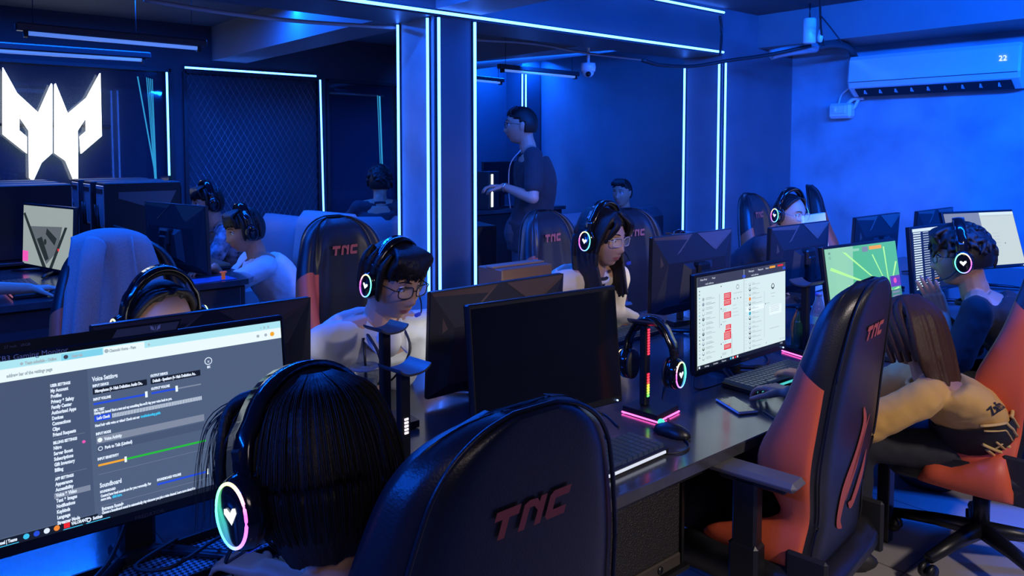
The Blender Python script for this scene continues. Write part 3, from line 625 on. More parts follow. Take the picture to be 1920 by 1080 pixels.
# ---- what the screens show
def E_(n, c, k=1.): emat(n, c, k)
E_('ui_bright', (.75, .72, .70), 2.2); E_('ui_slate', (.085, .125, .22), .95); E_('ui_slate2', (.07, .10, .185), .95); E_('ui_dark', (.008, .012, .025), 1); E_('ui_white', (.8, .92, .95), 1.05); E_('ui_text', (.75, .85, 1), 1.); E_('ui_sky', (.22, .66, .85), 1.); E_('ui_sky2', (.42, .8, .9), 1.)
E_('ui_blue', (.02, .08, .75), 1.); E_('ui_green', (.02, .5, .04), 1.); E_('ui_amber', (.9, .4, .03), 1.); E_('ui_grey', (.22, .26, .36), 1.); E_('ui_red', (.85, .02, .03), 1.); E_('ui_pale', (.70, .86, .88), 1.); E_('ui_line', (.38, .47, .53), 1.); E_('ui_ink', (.05, .07, .09), 1.)
E_('ui_navy', (.045, .05, .085), 1.); E_('ui_orange', (.9, .25, .03), 1.); E_('ui_teal', (.03, .4, .55), 1.); E_('ui_cyan', (.05, .55, .9), 1.); E_('ui_pink', (.9, .1, .5), 1.)
def scr_settings(rect, txt, poly, disc):
    T_ = lambda t, x, y, sz, c='ui_text', xs=.66, al='LEFT': txt(t, x, y, sz, c, 4, al, .0005, xs)
    rect(0, 0, 1, 1, 'ui_slate', 0); rect(0, 0, 1, .047, 'ui_sky2', 1); rect(0, .044, 1, .115, 'ui_white', 1)
    rect(.265, .008, .385, .046, 'ui_sky', 2); rect(.388, .006, .515, .05, 'ui_white', 2)
    T_('New tab', .295, .036, .024, 'ui_line'); T_('Channels Home - Page', .405, .038, .024, 'ui_line'); T_('Team schedule - Online', .165, .036, .024, 'ui_line'); disc(.278, .027, .012, 'ui_navy', 3); disc(.397, .028, .012, 'ui_line', 3); disc(.156, .028, .008, 'ui_line', 3)
    T_('+', .525, .04, .035, 'ui_line'); T_('-   o   x', .92, .036, .03, 'ui_line'); T_('address bar of the settings page', .115, .092, .026, 'ui_line'); disc(.965, .08, .015, 'ui_amber', 3); disc(.94, .08, .01, 'ui_line', 3); disc(.91, .08, .01, 'ui_line', 3)
    rect(.0, .115, .337, .95, 'ui_slate2', 1)
    for y, L in ((.184, ('#USER SETTINGS', 'My Account', 'Profiles', 'Privacy & Safety', 'Family Center', 'Authorized Apps', 'Devices', 'Connections', 'Clips', 'Friend Requests')), (.507, ('#BILLING SETTINGS', 'Nitro', 'Server Boost', 'Subscriptions', 'Gift Inventory', 'Billing')), (.71, ('#APP SETTINGS', 'Appearance', 'Accessibility', '*Voice & Video', 'Text & Images', 'Notifications', 'Keybinds', 'Language', 'Streamer Mode'))):
        for i, t in enumerate(L):
            if t[0] == '*': rect(.225, y + .031 * i - .022, .328, y + .031 * i + .009, 'ui_grey', 2)
            T_(t.strip('#*'), .23, y + .031 * i, .022 if t[0] == '#' else .027)
    for y in (.477, .683): rect(.23, y, .32, y + .0015, 'ui_grey', 2)
    disc(.316, .528, .009, 'ui_pink', 3)
    T_('Voice Settings', .35, .192, .036)
    for x0, x1, t, d, q in ((.35, .516, 'INPUT', 'Microphone (4- High Definition Audio De..', .512), (.528, .694, 'OUTPUT', 'Default - Speakers (4- High Definition Au..', .611)):
        T_(t + ' DEVICE', x0, .226, .02); rect(x0, .234, x1, .270, 'ui_dark', 2); T_(d, x0 + .006, .260, .024, xs=.62); T_(t + ' VOLUME', x0, .305, .02)
        rect(x0, .319, q, .331, 'ui_blue', 2); rect(q, .321, x1, .329, 'ui_grey', 2); rect(q - .004, .307, q + .004, .343, 'ui_white', 3)
    T_('MIC TEST', .35, .368, .02); T_("Having mic issues? Start a test and say something fun-we'll play your voice back to you.", .35, .386, .0205, xs=.6)
    rect(.35, .393, .4, .428, 'ui_blue', 2); T_("Let's Check", .357, .417, .022)
    for i in range(62): rect(.404 + i * .0047, .4, .4065 + i * .0047, .424, 'ui_text', 2)
    T_('Need help with voice or video? Check out our', .351, .458, .0205, xs=.62); T_('troubleshooting guide', .49, .458, .0205, 'ui_cyan', .62)
    T_('INPUT MODE', .352, .507, .02); rect(.353, .516, .698, .557, 'ui_grey', 2); rect(.353, .565, .698, .61, 'ui_slate2', 2)
    disc(.363, .538, .013, 'ui_white', 3); disc(.363, .588, .013, 'ui_text', 3); disc(.363, .588, .009, 'ui_slate2', 4); T_('Voice Activity', .376, .546, .025); T_('Push to Talk (Limited)', .376, .596, .025)
    T_('INPUT SENSITIVITY', .353, .653, .02); rect(.354, .677, .436, .689, 'ui_amber', 2); rect(.436, .677, .699, .689, 'ui_green', 2); rect(.433, .667, .440, .7, 'ui_white', 3); rect(.353, .735, .7, .7365, 'ui_grey', 2)
    T_('Soundboard', .355, .812, .036); T_('SOUNDBOARD', .355, .843, .018); T_('Control how loud sounds are for you personally. For', .356, .868, .0205, xs=.62); T_('more info,', .356, .888, .0205, xs=.62); T_('click here.', .39, .888, .0205, 'ui_cyan', .62)
    T_('SOUNDBOARD VOLUME', .53, .858, .019); rect(.53, .872, .7, .884, 'ui_blue', 2); rect(.696, .86, .703, .895, 'ui_white', 3); rect(.355, .918, .7, .9195, 'ui_grey', 2)
    T_('Entrance Sounds', .357, .945, .026); T_('Choose a Soundboard sound to automatically play whenever you join a voice channel. Learn more about this', .357, .9535 + .012, .0205, xs=.58)
    disc(.724, .188, .024, 'ui_text', 3, 20); disc(.724, .188, .019, 'ui_slate', 4, 20); txt('x', .724, .198, .03, 'ui_text', 5, 'CENTER'); T_('ESC', .724, .232, .018, al='CENTER')
    rect(0, .955, .345, 1, 'ui_dark', 3); rect(.345, .968, 1, 1, 'ui_dark', 3)
    for i, c in enumerate(('ui_cyan', 'ui_blue', 'ui_text', 'ui_orange')): disc(.145 + i * .0275, .974, .015, c, 5)
    rect(.247, .96, .264, .988, 'ui_red', 5); T_('VALORANT', .268, .98, .024); rect(.245, .992, .30, .996, 'ui_cyan', 5); disc(.318, .976, .013, 'ui_text', 5); disc(.318, .976, .007, 'ui_dark', 6); T_('Settings', .33, .983, .024); rect(.31, .992, .38, .996, 'ui_cyan', 5); T_('Channel | Teams', .06, .982, .024); rect(.05, .992, .125, .996, 'ui_cyan', 5)
def sticker_near(o, P, Mx):
    b = MB(); w = W27; h = H27
    b.add([P(-w / 2, .0, h / 2 + .012), P(.075, .0, h / 2 + .012), P(.085, .0, h / 2 + .034), P(-w / 2, .0, h / 2 + .034)], [[0, 1, 2, 3]], 0)
    b.add([P(-w / 2, .001, h / 2 + .012), P(.075, .001, h / 2 + .012), P(.085, .001, h / 2 + .034), P(-w / 2, .001, h / 2 + .034)], [[3, 2, 1, 0]], 0)
    b.add([P(-.05, -.0004, h / 2 + .014), P(.072, -.0004, h / 2 + .014), P(.08, -.0004, h / 2 + .03), P(-.04, -.0004, h / 2 + .03)], [[0, 1, 2, 3]], 1)
    for pl in ([(0, 0), (.3, -.25), (.42, -.9), (.28, -.7), (.05, -.6)], [(1, 0), (.7, -.25), (.58, -.9), (.72, -.7), (.95, -.6)], [(.46, -.2), (.54, -.2), (.54, -.75), (.46, -.75)]):
        b.add([P(.022 + .02 * x, -.0009, h / 2 + .029 + .014 * z) for x, z in pl], [list(range(len(pl)))], 2)
    b.text('Predator XB3 Gaming Monitor', .0135, P(-w / 2 - .0, -.0037, h / 2 + .0005), (1, 0, 0), Mx @ V(0, 0, 1), 2)
    b.text('165Hz   0.5ms   27 inch   sRGB', .007, P(-w / 2 + .02, -.0008, h / 2 + .023), (1, 0, 0), Mx @ V(0, 0, 1), 3)
    b.build('feature_sticker', [BLK, mat('sticker_grey', (.12, .13, .14), .4), mat('sticker_white', (.6, .62, .65), .4), mat('sticker_dim', (.2, .21, .22), .4)], o)
def scr_chat(rect, txt, poly, disc):
    R_ = random.Random(3); rect(0, 0, 1, 1, 'ui_pale', 0); rect(0, 0, 1, .105, 'ui_navy', 1); rect(0, .955, 1, 1, 'ui_dark', 3)
    for x, t in ((.03, 'New Post'), (.15, 'Feed'), (.55, 'Messages'), (.66, 'Requests'), (.75, 'Inbox')): txt(t, x, .04, .03, 'ui_text', 4)
    rect(.8, .015, .87, .04, 'ui_amber', 2); rect(.9, .015, .97, .035, 'ui_red', 2); rect(.48, .06, .515, .09, 'ui_blue', 2); rect(.965, .05, 1, .08, 'ui_blue', 2); txt('web address', .08, .09, .03, 'ui_text', 4); txt('web address', .58, .09, .03, 'ui_text', 4)
    rect(.495, .0, .5, .955, 'ui_line', 2); rect(.225, .22, .229, .6, 'ui_line', 2); rect(.36, .7, .364, .93, 'ui_line', 2); rect(.735, .3, .738, .85, 'ui_line', 2); rect(.52, .44, .735, .5, 'ui_white', 1)
    for i in range(20):
        disc(.022, .15 + i * .038, .008, R_.choice(('ui_line', 'ui_ink', 'ui_teal', 'ui_line')), 3, 8); disc(.52, .13 + i * .041, .006, 'ui_line', 3, 8)
    for i in range(13):
        y = .245 + i * .054; disc(.06, y, .02, R_.choice(('ui_line', 'ui_ink', 'ui_grey', 'ui_line')), 3); disc(.06, y - .006, .012, R_.choice(('ui_white', 'ui_line', 'ui_pale')), 4); rect(.085, y - .012, .085 + R_.uniform(.04, .07), y - .006, 'ui_line', 3); rect(.085, y + .004, .085 + R_.uniform(.06, .1), y + .009, 'ui_grey' if i % 4 == 1 else 'ui_line', 3)
    for i in range(14):
        y = .185 + i * .056; c = {3: 'ui_orange', 6: 'ui_teal', 9: 'ui_grey'}.get(i, R_.choice(('ui_line', 'ui_ink', 'ui_line'))); disc(.565, y, .022, c, 3)
        if i not in (3, 6): disc(.565, y - .006, .012, 'ui_white', 4)
        rect(.59, y - .012, .59 + R_.uniform(.03, .05), y - .006, 'ui_line', 3); rect(.59, y + .003, .59 + R_.uniform(.07, .12), y + .008, 'ui_line', 3)
    for y0, y1, x in ((.225, .3, .275), (.305, .365, .275), (.44, .51, .275), (.585, .635, .295), (.64, .66, .285), (.665, .75, .275), (.8, .86, .275)):
        rect(x, y0, .352, y1, 'ui_red', 3)
        yy = y0 + .012
        while yy < y1 - .008: rect(x + .006, yy, .34, yy + .004, 'ui_pale', 4); yy += .014
    for y in (.4, .42, .54, .77, .89, .9, .91): rect(.255, y, .3, y + .004, 'ui_line', 3)
    for y in (.14, .39, .565, .785, .93): disc(.245, y, .008, 'ui_ink', 3)
    disc(.425, .18, .03, 'ui_line', 3); disc(.425, .18, .016, 'ui_white', 4); rect(.375, .245, .475, .25, 'ui_line', 3); [disc(.39 + i * .035, .31, .008, 'ui_ink', 3) for i in range(3)]
    for i, y in enumerate((.38, .42, .46, .5)): rect(.37, y, .41 + .01 * i, y + .004, 'ui_line', 3)
    disc(.84, .26, .035, 'ui_ink', 3); disc(.84, .255, .02, 'ui_white', 4); rect(.81, .34, .87, .345, 'ui_line', 3); rect(.825, .38, .86, .385, 'ui_line', 3); disc(.75, .45, .008, 'ui_ink', 3); rect(.765, .447, .8, .452, 'ui_line', 3); rect(.8, .49, .95, .6, 'ui_white', 2); [rect(.81, y, .92, y + .004, 'ui_line', 3) for y in (.5, .52, .54, .56)]; rect(.8, .76, .92, .765, 'ui_line', 3); disc(.76, .92, .01, 'ui_line', 3); [disc(.93 + i * .025, .92, .008, 'ui_line', 3) for i in range(3)]
    for i, t in enumerate(('Settings', 'Untitled', 'Pictures')): txt(t, .07 + i * .09, .988, .026, 'ui_text', 5)
    for i, c in enumerate(('ui_cyan', 'ui_text', 'ui_red', 'ui_text')): rect(.34 + i * .025, .965, .355 + i * .025, .988, c, 5)
    rect(.01, .965, .025, .988, 'ui_text', 5); txt('10:32', .93, .985, .026, 'ui_text', 5)
E_('gm_green', (.10, .52, .27), 1.); E_('gm_pale', (.30, .66, .47), 1.); E_('gm_ray', (.45, .95, .3), 1.1); E_('gm_hot', (.95, .9, .5), 1.1); E_('gm_purple', (.15, .05, .5), 1.); E_('gm_dim', (.06, .25, .18), 1.)
def scr_game(rect, txt, poly, disc):
    rect(0, 0, 1, 1, 'gm_green', 0); poly([(0, 0), (.3, 0), (.2, 1), (0, 1)], 'gm_pale', 1); poly([(.1, .0), (.38, .0), (.3, .8), (.1, 1)], 'gm_pale', 1)
    cx, cy = .83, .72
    for a, wd, L in ((2.62, .05, .9), (2.3, .03, .95), (2.85, .05, .6), (1.9, .02, .6), (1.6, .025, .72), (1.25, .03, .75), (3.0, .05, .5), (.3, .03, .2)):
        d = (math.cos(a), -math.sin(a)); L = min(L, (cy - .06) / max(.05, -d[1]) if d[1] < 0 else L, (.97 - cx) / d[0] if d[0] > .01 else L, (cx - .03) / -d[0] if d[0] < -.01 else L); q = (-d[1], d[0]); poly([(cx + q[0] * .004, cy + q[1] * .004), (cx + d[0] * L + q[0] * wd * .4, cy + d[1] * L + q[1] * wd * .4), (cx + d[0] * L - q[0] * wd * .4, cy + d[1] * L - q[1] * wd * .4), (cx - q[0] * .004, cy - q[1] * .004)], 'gm_ray', 2)
    disc(cx, cy, .06, 'gm_hot', 3); rect(.24, .04, .46, .075, 'gm_pale', 3); rect(.6, .03, .78, .08, 'ui_amber', 3); rect(.5, .03, .58, .1, 'ui_grey', 3); rect(.85, .5, 1, .66, 'gm_purple', 4); disc(.92, .57, .04, 'ui_pink', 5); rect(.84, .7, 1, .95, 'gm_dim', 4)
    for i in range(4): rect(.86, .72 + i * .055, .97, .75 + i * .055, 'ui_grey', 5)
    txt('48', .04, .08, .05, 'ui_ink', 4); txt('12', .04, .14, .05, 'ui_ink', 4)
def scr_doc(rect, txt, poly, disc):
    rect(0, 0, 1, 1, 'ui_grey', 0); E_('doc_page', (.62, .72, .66), .95); rect(.5, .02, 1, 1, 'doc_page', 1); rect(.5, .0, 1, .05, 'ui_pale', 2); rect(.53, .07, .97, .075, 'ui_line', 3)
    for i in range(5): rect(.62, .4 + i * .06, .72, .405 + i * .06, 'ui_line', 3)
    disc(.78, .6, .012, 'ui_ink', 3)
def scr_list(rect, txt, poly, disc):
    rect(0, 0, 1, 1, 'ui_dark', 0); rect(.02, .0, 1, .05, 'ui_pale', 1)
    for i in range(24):
        y = .06 + i * .039; rect(.03, y, .16, y + .022, 'ui_pale', 2); rect(.2, y, .3, y + .016, 'ui_line', 2); rect(.36, y, .44, y + .014, 'ui_amber' if i % 5 == 0 else 'ui_line', 2)
    rect(.5, .2, .95, .8, 'ui_teal', 2)
E_('pv_paper', (.32, .38, .37), 1.); E_('pv_grey', (.12, .14, .16), 1.); E_('pv_dark', (.02, .03, .03), 1.)
def scr_photo(rect, txt, poly, disc):
    rect(0, 0, 1, 1, 'pv_paper', 0); poly([(0, .15), (.04, .12), (.5, 1), (.42, 1)], 'pv_dark', 2); poly([(.85, .3), (.9, .3), (.62, 1), (.56, 1)], 'pv_dark', 2); poly([(.15, .35), (.8, .3), (.72, .7), (.5, .95)], 'pv_grey', 1); poly([(.5, .35), (.7, .5), (.66, .62), (.48, .45)], 'pv_dark', 3); poly([(.3, .55), (.4, .5), (.55, .85), (.48, .9)], 'pv_dark', 3); disc(.47, .58, .05, 'pv_dark', 3)
    rect(.0, .78, .12, .96, 'ui_pink', 3); rect(.72, .66, .75, .7, 'ui_red', 3)
E_('ps_dark', (.01, .012, .016), 1.)
def scr_bright(rect, txt, poly, disc): rect(0, 0, 1, 1, 'ui_bright', 0); rect(0, 0, 1, .08, 'ui_slate2', 1); rect(0, .95, 1, 1, 'ui_dark', 1); rect(.05, .15, .3, .4, 'ui_grey', 1)  # bright screens facing away, strength raised to light people and chairs
monitor((.43, 1.66, ZD), -.02, 'big lit monitor showing a voice settings page, nearest in the photo', 1.06, .12, scr_settings, sticker=sticker_near)
mo = monitor((1.495, 1.58, ZD), -.10, 'black switched off monitor whose blank screen faces the near row', 1.045, .10); mo.scale = (.86, 1, .955)
monitor((2.585, 1.65, ZD), 0., 'lit monitor with a white chat page and red message bubbles', .99, .02, scr_chat)
monitor((3.62, 1.66, ZD), -.1, 'lit monitor showing a green game with light rays, above the empty chair', 1.0, .16, scr_game)
monitor((4.62, 1.70, ZD), -.1, 'monitor with a striped list on screen just past the face of the man in black', 1.02, .1, scr_list)
monitor((5.36, 1.72, ZD), -.35, 'farthest lit monitor with a plain white page, right of the man in black', 1.06, .30, scr_doc)
OPP = 'monitors seen from behind on the far side of the desks'
monitor((.76, 2.25, ZD), PI, 'monitor seen from behind, hiding the face of the forehead and headset girl', .98, .03, scr_bright, group=OPP)
monitor((1.75, 2.14, ZD), PI, 'monitor seen from behind in front of the man in the white shirt', .965, .06, scr_bright, group=OPP)
monitor((3.02, 2.23, ZD), PI, 'monitor with a brown glossy back, right of the girl in the beige jacket', 1.045, .02, scr_bright, group=OPP)
monitor((3.95, 2.20, ZD), PI, 'monitor seen from behind in front of the far girl with round glasses', 1.03, .02, scr_bright, group=OPP)
monitor((4.93, 2.22, ZD), PI, 'monitor seen from behind just above the lit green game screen', 1.025, .05, scr_bright, group=OPP)
monitor((5.78, 2.20, ZD), PI, 'monitor seen from behind nearest the plaster wall, above the man in black', 1.02, .05, scr_bright, group=OPP)
# ---- stands, keyboards, small things
headset_stand((1.965, 1.60, ZD), .25, 'headset stand with a pink glowing base, carrying a headset', .27, BAR1, [(.10, .40, BAR1), (.62, .95, emat('bar_red', (1, .03, .06), 2.5))])
headset_stand((3.05, 1.64, ZD), 1.5, 'empty headset stand with a pink light column beside the bottles', .27, BAR2, [(.08, .9, BAR2)])
headset_stand((1.09, 1.70, ZD), .1, 'empty headset stand with a short pale light, nearer one of the pair', .255, BAR3, [(.34, .52, BAR3)], False)
headset_stand((1.245, 2.05, ZD), .1, 'unlit empty headset stand, farther one of the pair by the iced drink', .275, BAR3, [], False)
headset_stand((4.05, 1.80, ZD), -.5, 'dark headset stand behind the raised hand of the man in black', .32, BAR3, [(.2, .3, EMBLEM)], False)
def worn(pos, az, pitch, roll, label, mic=True, gap=.083, sc=1., ring=None, group='gaming headsets'):
    o = empty('headset', pos, 0, label, 'headset', group); headset(o, mic, gap, ring); o.rotation_euler = (Matrix.Rotation(az, 3, 'Z') @ Matrix.Rotation(-pitch, 3, 'X') @ Matrix.Rotation(roll, 3, 'Y')).to_euler(); o.scale = (sc,) * 3; return o
worn((1.965, 1.60, ZD + .026 + .27 - .138), -1.45, 0, 0, 'black headset hanging on the pink based stand beside the chat monitor', False, .078, 1.05)
headset_stand((3.10, 2.36, ZD), PI, 'tall headset stand hidden behind the brown backed monitor', .41, BAR3, [], False)
worn((3.10, 2.36, ZD + .026 + .41 - .138), PI + .3, 0, 0, 'headset whose bare band arches over the brown backed monitor', False, .085, 1.1, ring=BLKM)
keyboard((2.60, 1.535, ZD), -.03, 'keyboard under the typing hands beside the phone', emat('edge_teal', (.1, .8, .8), .8))
keyboard((1.52, 1.41, ZD), .03, 'dark keyboard in front of the switched off monitor', emat('edge_white', (.8, .85, 1), .9))
keyboard((.50, 1.42, ZD), .02, 'keyboard in front of the person at the settings screen', BLK)
keyboard((2.68, 2.33, ZD), PI + .06, 'rainbow lit keyboard in front of the girl in the beige jacket')
keyboard((1.18, 2.45, ZD), PI + .1, 'keyboard in front of the man in the white shirt', BLK)
keyboard((3.40, 1.40, ZD), 0, 'keyboard with orange lights below the green game screen', emat('edge_orange', (1, .35, .05), 1.2))
keyboard((1.17, 1.52, ZD), .05, 'red glowing keyboard just behind the nearest headset stand', emat('edge_red', (1, .05, .08), 2))
mouse((1.86, 1.43, ZD), .2, 'black mouse between the dark keyboard and the pink based stand'); mouse((.90, 1.42, ZD), .1, 'black mouse on the desk right of the person at the settings screen')
# phone
o = empty('phone', (2.235, 1.45, ZD), -.45, 'smartphone in a clear case lying on the desk edge', 'phone')
MB().box((0, 0, .0055), (.076, .152, .009), b=.004).build('case', mat('phone_case', (.35, .37, .42), .25), o); MB().box((0, 0, .0104), (.068, .144, .0012)).build('phone_screen', GLOSS, o); MB().box((0, .066, .0112), (.02, .004, .0006)).build('speaker', BLKM, o)
# iced drink
c = onz(686, 762, ZD); o = empty('iced_drink', (c[0], c[1], ZD), 0, 'clear plastic cup with a domed flat lid and black straw', 'cup')
MB().lathe([(0, .001), (.031, .001), (.033, .01), (.046, .13), (.047, .133)], 28, cap=False).build('cup', CLEAR, o)
MB().lathe([(0, .004), (.03, .004), (.041, .1), (0, .1)], 24).build('drink', mat('iced_tea', (.25, .3, .33), .1, trans=.3), o)
MB().lathe([(.05, .131), (.051, .138), (.046, .142), (.04, .136), (.012, .137), (.01, .14), (0, .14)], 28).build('lid', mat('cup_lid', (.5, .58, .68), .12, trans=.3), o)
MB().tube([(.003, 0, .03), (.0, 0, .14), (-.004, .004, .235)], .0045, 8).build('straw', BLK, o)
# bottles
def bottle(c, label, h, r, body, capc, lab=None):
    o = empty('bottle', (c[0], c[1], ZD), 0, label, 'bottle', 'drink bottles by the headset stand')
    MB().lathe([(0, 0), (r * .9, 0), (r, .012), (r * .97, h * .3), (r, h * .45), (r, h * .62), (r * .75, h * .76), (r * .36, h * .9), (r * .36, h * .95)], 24).build('body', body, o)
    MB().lathe([(0, h * .945), (r * .42, h * .945), (r * .42, h), (0, h)], 18).build('cap', capc, o)
    if lab: MB().lathe([(r * 1.01, h * .46), (r * 1.01, h * .6)], 24, cap=False).build('paper_label', lab, o)
bottle(onz(1497, 662, ZD), 'green tinted drink bottle standing just behind the chat monitor', .20, .034, mat('green_bottle', (.02, .12, .07), .08, trans=.5, alpha=.85), BLK)
bottle(onz(1533, 655, ZD), 'clear water bottle with a teal band beside the pink light column', .25, .034, mat('water_bottle', (.25, .45, .7), .06, trans=.7, alpha=.75), mat('bottle_cap_blue', (.1, .2, .6), .4), mat('teal_band', (.1, .55, .6), .5))
# perforated cable tray behind the nearest keyboard
o = empty('cable_tray', (.35, 1.62, ZD), .05, 'perforated metal cable tray on the desk under the settings screen', 'cable tray')
tm = mat('perforated_steel', (.12, .13, .15), .35, metal=.7); n = tm.node_tree.nodes; l = tm.node_tree.links
tc = n.new('ShaderNodeTexCoord'); mp = n.new('ShaderNodeMapping'); mp.inputs['Rotation'].default_value = (0, 0, PI / 4); l.new(tc.outputs['Object'], mp.inputs[0]); ck = n.new('ShaderNodeTexChecker'); ck.inputs['Scale'].default_value = 130; ck.inputs['Color1'].default_value = (.28, .3, .34, 1); ck.inputs['Color2'].default_value = (.004, .004, .006, 1); l.new(mp.outputs[0], ck.inputs[0]); l.new(ck.outputs[0], n['Principled BSDF'].inputs['Base Color'])
MB().box((0, 0, .004), (.86, .16, .006)).build('tray_floor', tm, o)
for y in (-.08, .08): MB().box((0, y, .012), (.86, .006, .022)).build('tray_rim', METAL, o)
# loose cables
def dcable(pts, label, r=.003): cable('cable', [V(*p) for p in pts], r, CABLE, label, group='loose cables on the desks')
dcable([onz(1265, 665, ZD + .03), onz(1240, 745, ZD + .004), onz(1262, 800, ZD + .004), onz(1292, 835, ZD + .004), onz(1260, 850, ZD + .004), onz(1170, 838, ZD + .004), onz(1130, 815, ZD + .004)], 'headset cable looping over the desk beside the mouse')
dcable([onz(1100, 772, ZD + .03), onz(1130, 775, ZD + .004), onz(1160, 800, ZD + .004)], 'short cable from under the switched off monitor')
dcable([onz(1300, 700, ZD + .04), onz(1310, 730, ZD + .004), onz(1400, 700, ZD + .004), onz(1440, 678, ZD + .004), onz(1420, 650, ZD + .004)], 'cable curling under the chat monitor')
dcable([onz(1430, 770, ZD + .004), onz(1465, 790, ZD + .004), onz(1500, 780, ZD + .004)], 'charging cable running from the phone towards the empty chair')
dcable([(.62, 1.66, ZD + .03), (.55, 1.62, ZD + .04), (.45, 1.58, ZD + .035), (.40, 1.64, ZD + .03), (.50, 1.70, ZD + .03)], 'cable loop on the perforated tray under the settings screen', .004)
dcable([(.42, 1.74, ZD + .10), (.36, 1.66, ZD + .05), (.30, 1.60, ZD + .03), (.28, 1.5, ZD + .01)], 'thick cable dropping from the settings screen over the tray', .005)
dcable([(.80, 1.78, ZD + .1), (.84, 1.70, ZD + .03), (.78, 1.64, ZD + .03), (.88, 1.6, ZD + .02)], 'cable behind the glowing ear cup of the nearest headset', .004)
# garden clog on the floor
c = onz(1452, 1035, .0); o = empty('clog', (c[0], c[1], 0), .5, 'white foam clog with round holes lying on the floor under the desk', 'shoe')
def cf(v): v = v.copy(); v[:, 2] = np.where(v[:, 2] < 0, v[:, 2] * .55, v[:, 2] * np.interp(v[:, 1], [-.14, -.04, .03, .14], [.35, .55, 1, .8])); v[:, 0] *= np.interp(v[:, 1], [-.14, 0, .07, .14], [.85, .85, 1.05, 1]); return v
MB().ell((0, 0, .035), (.052, .135, .065), fn=cf, n=24, m=14).build('upper', mat('white_foam', (.6, .62, .66), .5), o)
MB().box((0, 0, .009), (.095, .25, .018), b=.008).build('sole', mat('foam_sole', (.5, .5, .53), .6), o)
h = MB()
for i in range(3):
    for j in range(2): h.ell((-.025 + .025 * i, .055 + .03 * j, .086 - .012 * j - .006 * abs(i - 1)), (.007, .007, .006), n=8, m=6)
h.build('vent_holes', BLKM, o)
# grey jacket draped over the chair
def jacket():
    o = empty('jacket', (.77, 3.05, 0), 0, 'grey knitted jacket draped over the back of the orange winged chair', 'jacket')
    nu, nv = 33, 34; grid = []
    for i in range(nv):
        v = i / (nv - 1); row = []
        for j in range(nu):
            u = j / (nu - 1) * 2 - 1; s = -.16 + v * .86
            w = .095 + .10 * min(1, max(0, s) * 2.2) ** .8 + (.02 if s > .5 else 0); top = 1.275 - .03 * u * u
            if s < 0: y, z = .295 - s * .05, top + s * .95
            elif s < .14: a = s / .14 * PI; y, z = .215 + .08 * math.cos(a), top + .03 * math.sin(a)
            else: q = s - .14; y, z = .135 - .34 * min(q, .3) - .05 * max(0, q - .3), top - q
            f = .014 * math.sin(u * 8 + 3 * v) * min(1, max(0, s) * 3) + .012 * noise.noise(Vector((u * 3, v * 4, 1)))
            row.append((u * w - .035, y - f + .03 * u * u, z))
        grid.append(row)
    b = MB(); vs = [p for r in grid for p in r]; b.add(vs, [[i * nu + j, i * nu + j + 1, (i + 1) * nu + j + 1, (i + 1) * nu + j] for i in range(nv - 1) for j in range(nu - 1)], 0, True)
    ob = b.build('body', mat('grey_knit', (.30, .28, .28), .9, bump=.4, bscale=90, stretch=(6, 6, 1), vary=.15, vscale=60), o); md = ob.modifiers.new('t', 'SOLIDIFY'); md.thickness = .012
    s_ = MB(); P = spline([(-.10, .11, 1.285), (-.135, .03, 1.2), (-.17, -.03, 1.0), (-.185, -.05, .8), (-.18, -.05, .66)], 6); s_.tube(P, [.03] + [.042] * (len(P) - 2) + [.036], 12, flat=.5, hint=(0, 1, 0)); s_.build('sleeve', MATS['grey_knit'], o)
    MB().tube(spline([(.02, .10, 1.29), (.022, -.0, 1.0), (.02, -.03, .7)], 6), .004, 6).build('back_seam', MATS['grey_knit'], o)
    return o
JK = jacket()

o = empty('carton', (2.12, 2.46, ZD), 0, 'brown carton on the desk behind the monitors, left of the beige jacket', 'box')
MB().box((0, 0, .19), (.28, .16, .38), b=.004).build('box_body', mat('brown_card', (.16, .09, .06), .45), o); MB().box((0, 0, .384), (.285, .05, .006)).build('packing_tape', mat('tape', (.3, .2, .15), .3), o)
o = empty('paper_sheaf', (4.52, 2.38, ZD), .1, 'white paper sheaf propped behind the monitor of the far girl', 'paper'); MB().box((0, 0, .235), (.34, .02, .47), b=.004, M=rotm(-.12)).build('sheets', mat('white_paper', (.75, .77, .8), .6), o); MB().box((0, .035, .02), (.36, .1, .04), b=.004).build('holder', BLK, o)
# ---------------------------------------------------------------- the left computer island on the raised floor
ZR = .17; ZI = .93
o = empty('island_desk', (.72, 5.45, ZR), 0, 'dark computer island desk with a rounded corner in front of the lit sign', 'desk')
pl = [(-1.1, -1.45), (.80, -1.45), (.86, -1.43), (.91, -1.37), (.92, -1.3), (.92, 1.45), (-1.1, 1.45)]
MB().prism(pl, ZI - ZR - .03, ZI - ZR).build('desk_top', DESK, o)
MB().box((-.1, -1.40, .36), (1.85, .03, .72), b=.006).box((.84, -.1, .36), (.03, 2.6, .72), b=.006).build('end_panel', mat('island_panel', (.03, .032, .04), .4), o)
for y in (-1.2, 1.3): MB().box((-1.0, y, .365), (.05, .4, .73)).build('leg', METAL, o)
o = empty('shelf', (1.08, 5.95, ZI), 0, 'low black shelf on the island carrying the computer towers', 'shelf')
MB().box((0, 0, .028), (1.10, 1.5, .02), b=.004).build('board', BLKM, o)
for y in (-.65, 0, .65): MB().box((0, y, .009), (1.05, .03, .018)).build('support', BLKM, o)
o = empty('desk_divider', (1.21, 4.94, ZI), 0, 'short black divider with a row of white lettering in front of the computer towers', 'divider')
MB().box((0, 0, .12), (.014, .56, .2), b=.003).build('panel', BLKM, o)
for y in (-.22, .22): MB().box((0, y, .01), (.05, .03, .02)).build('foot', METAL, o)
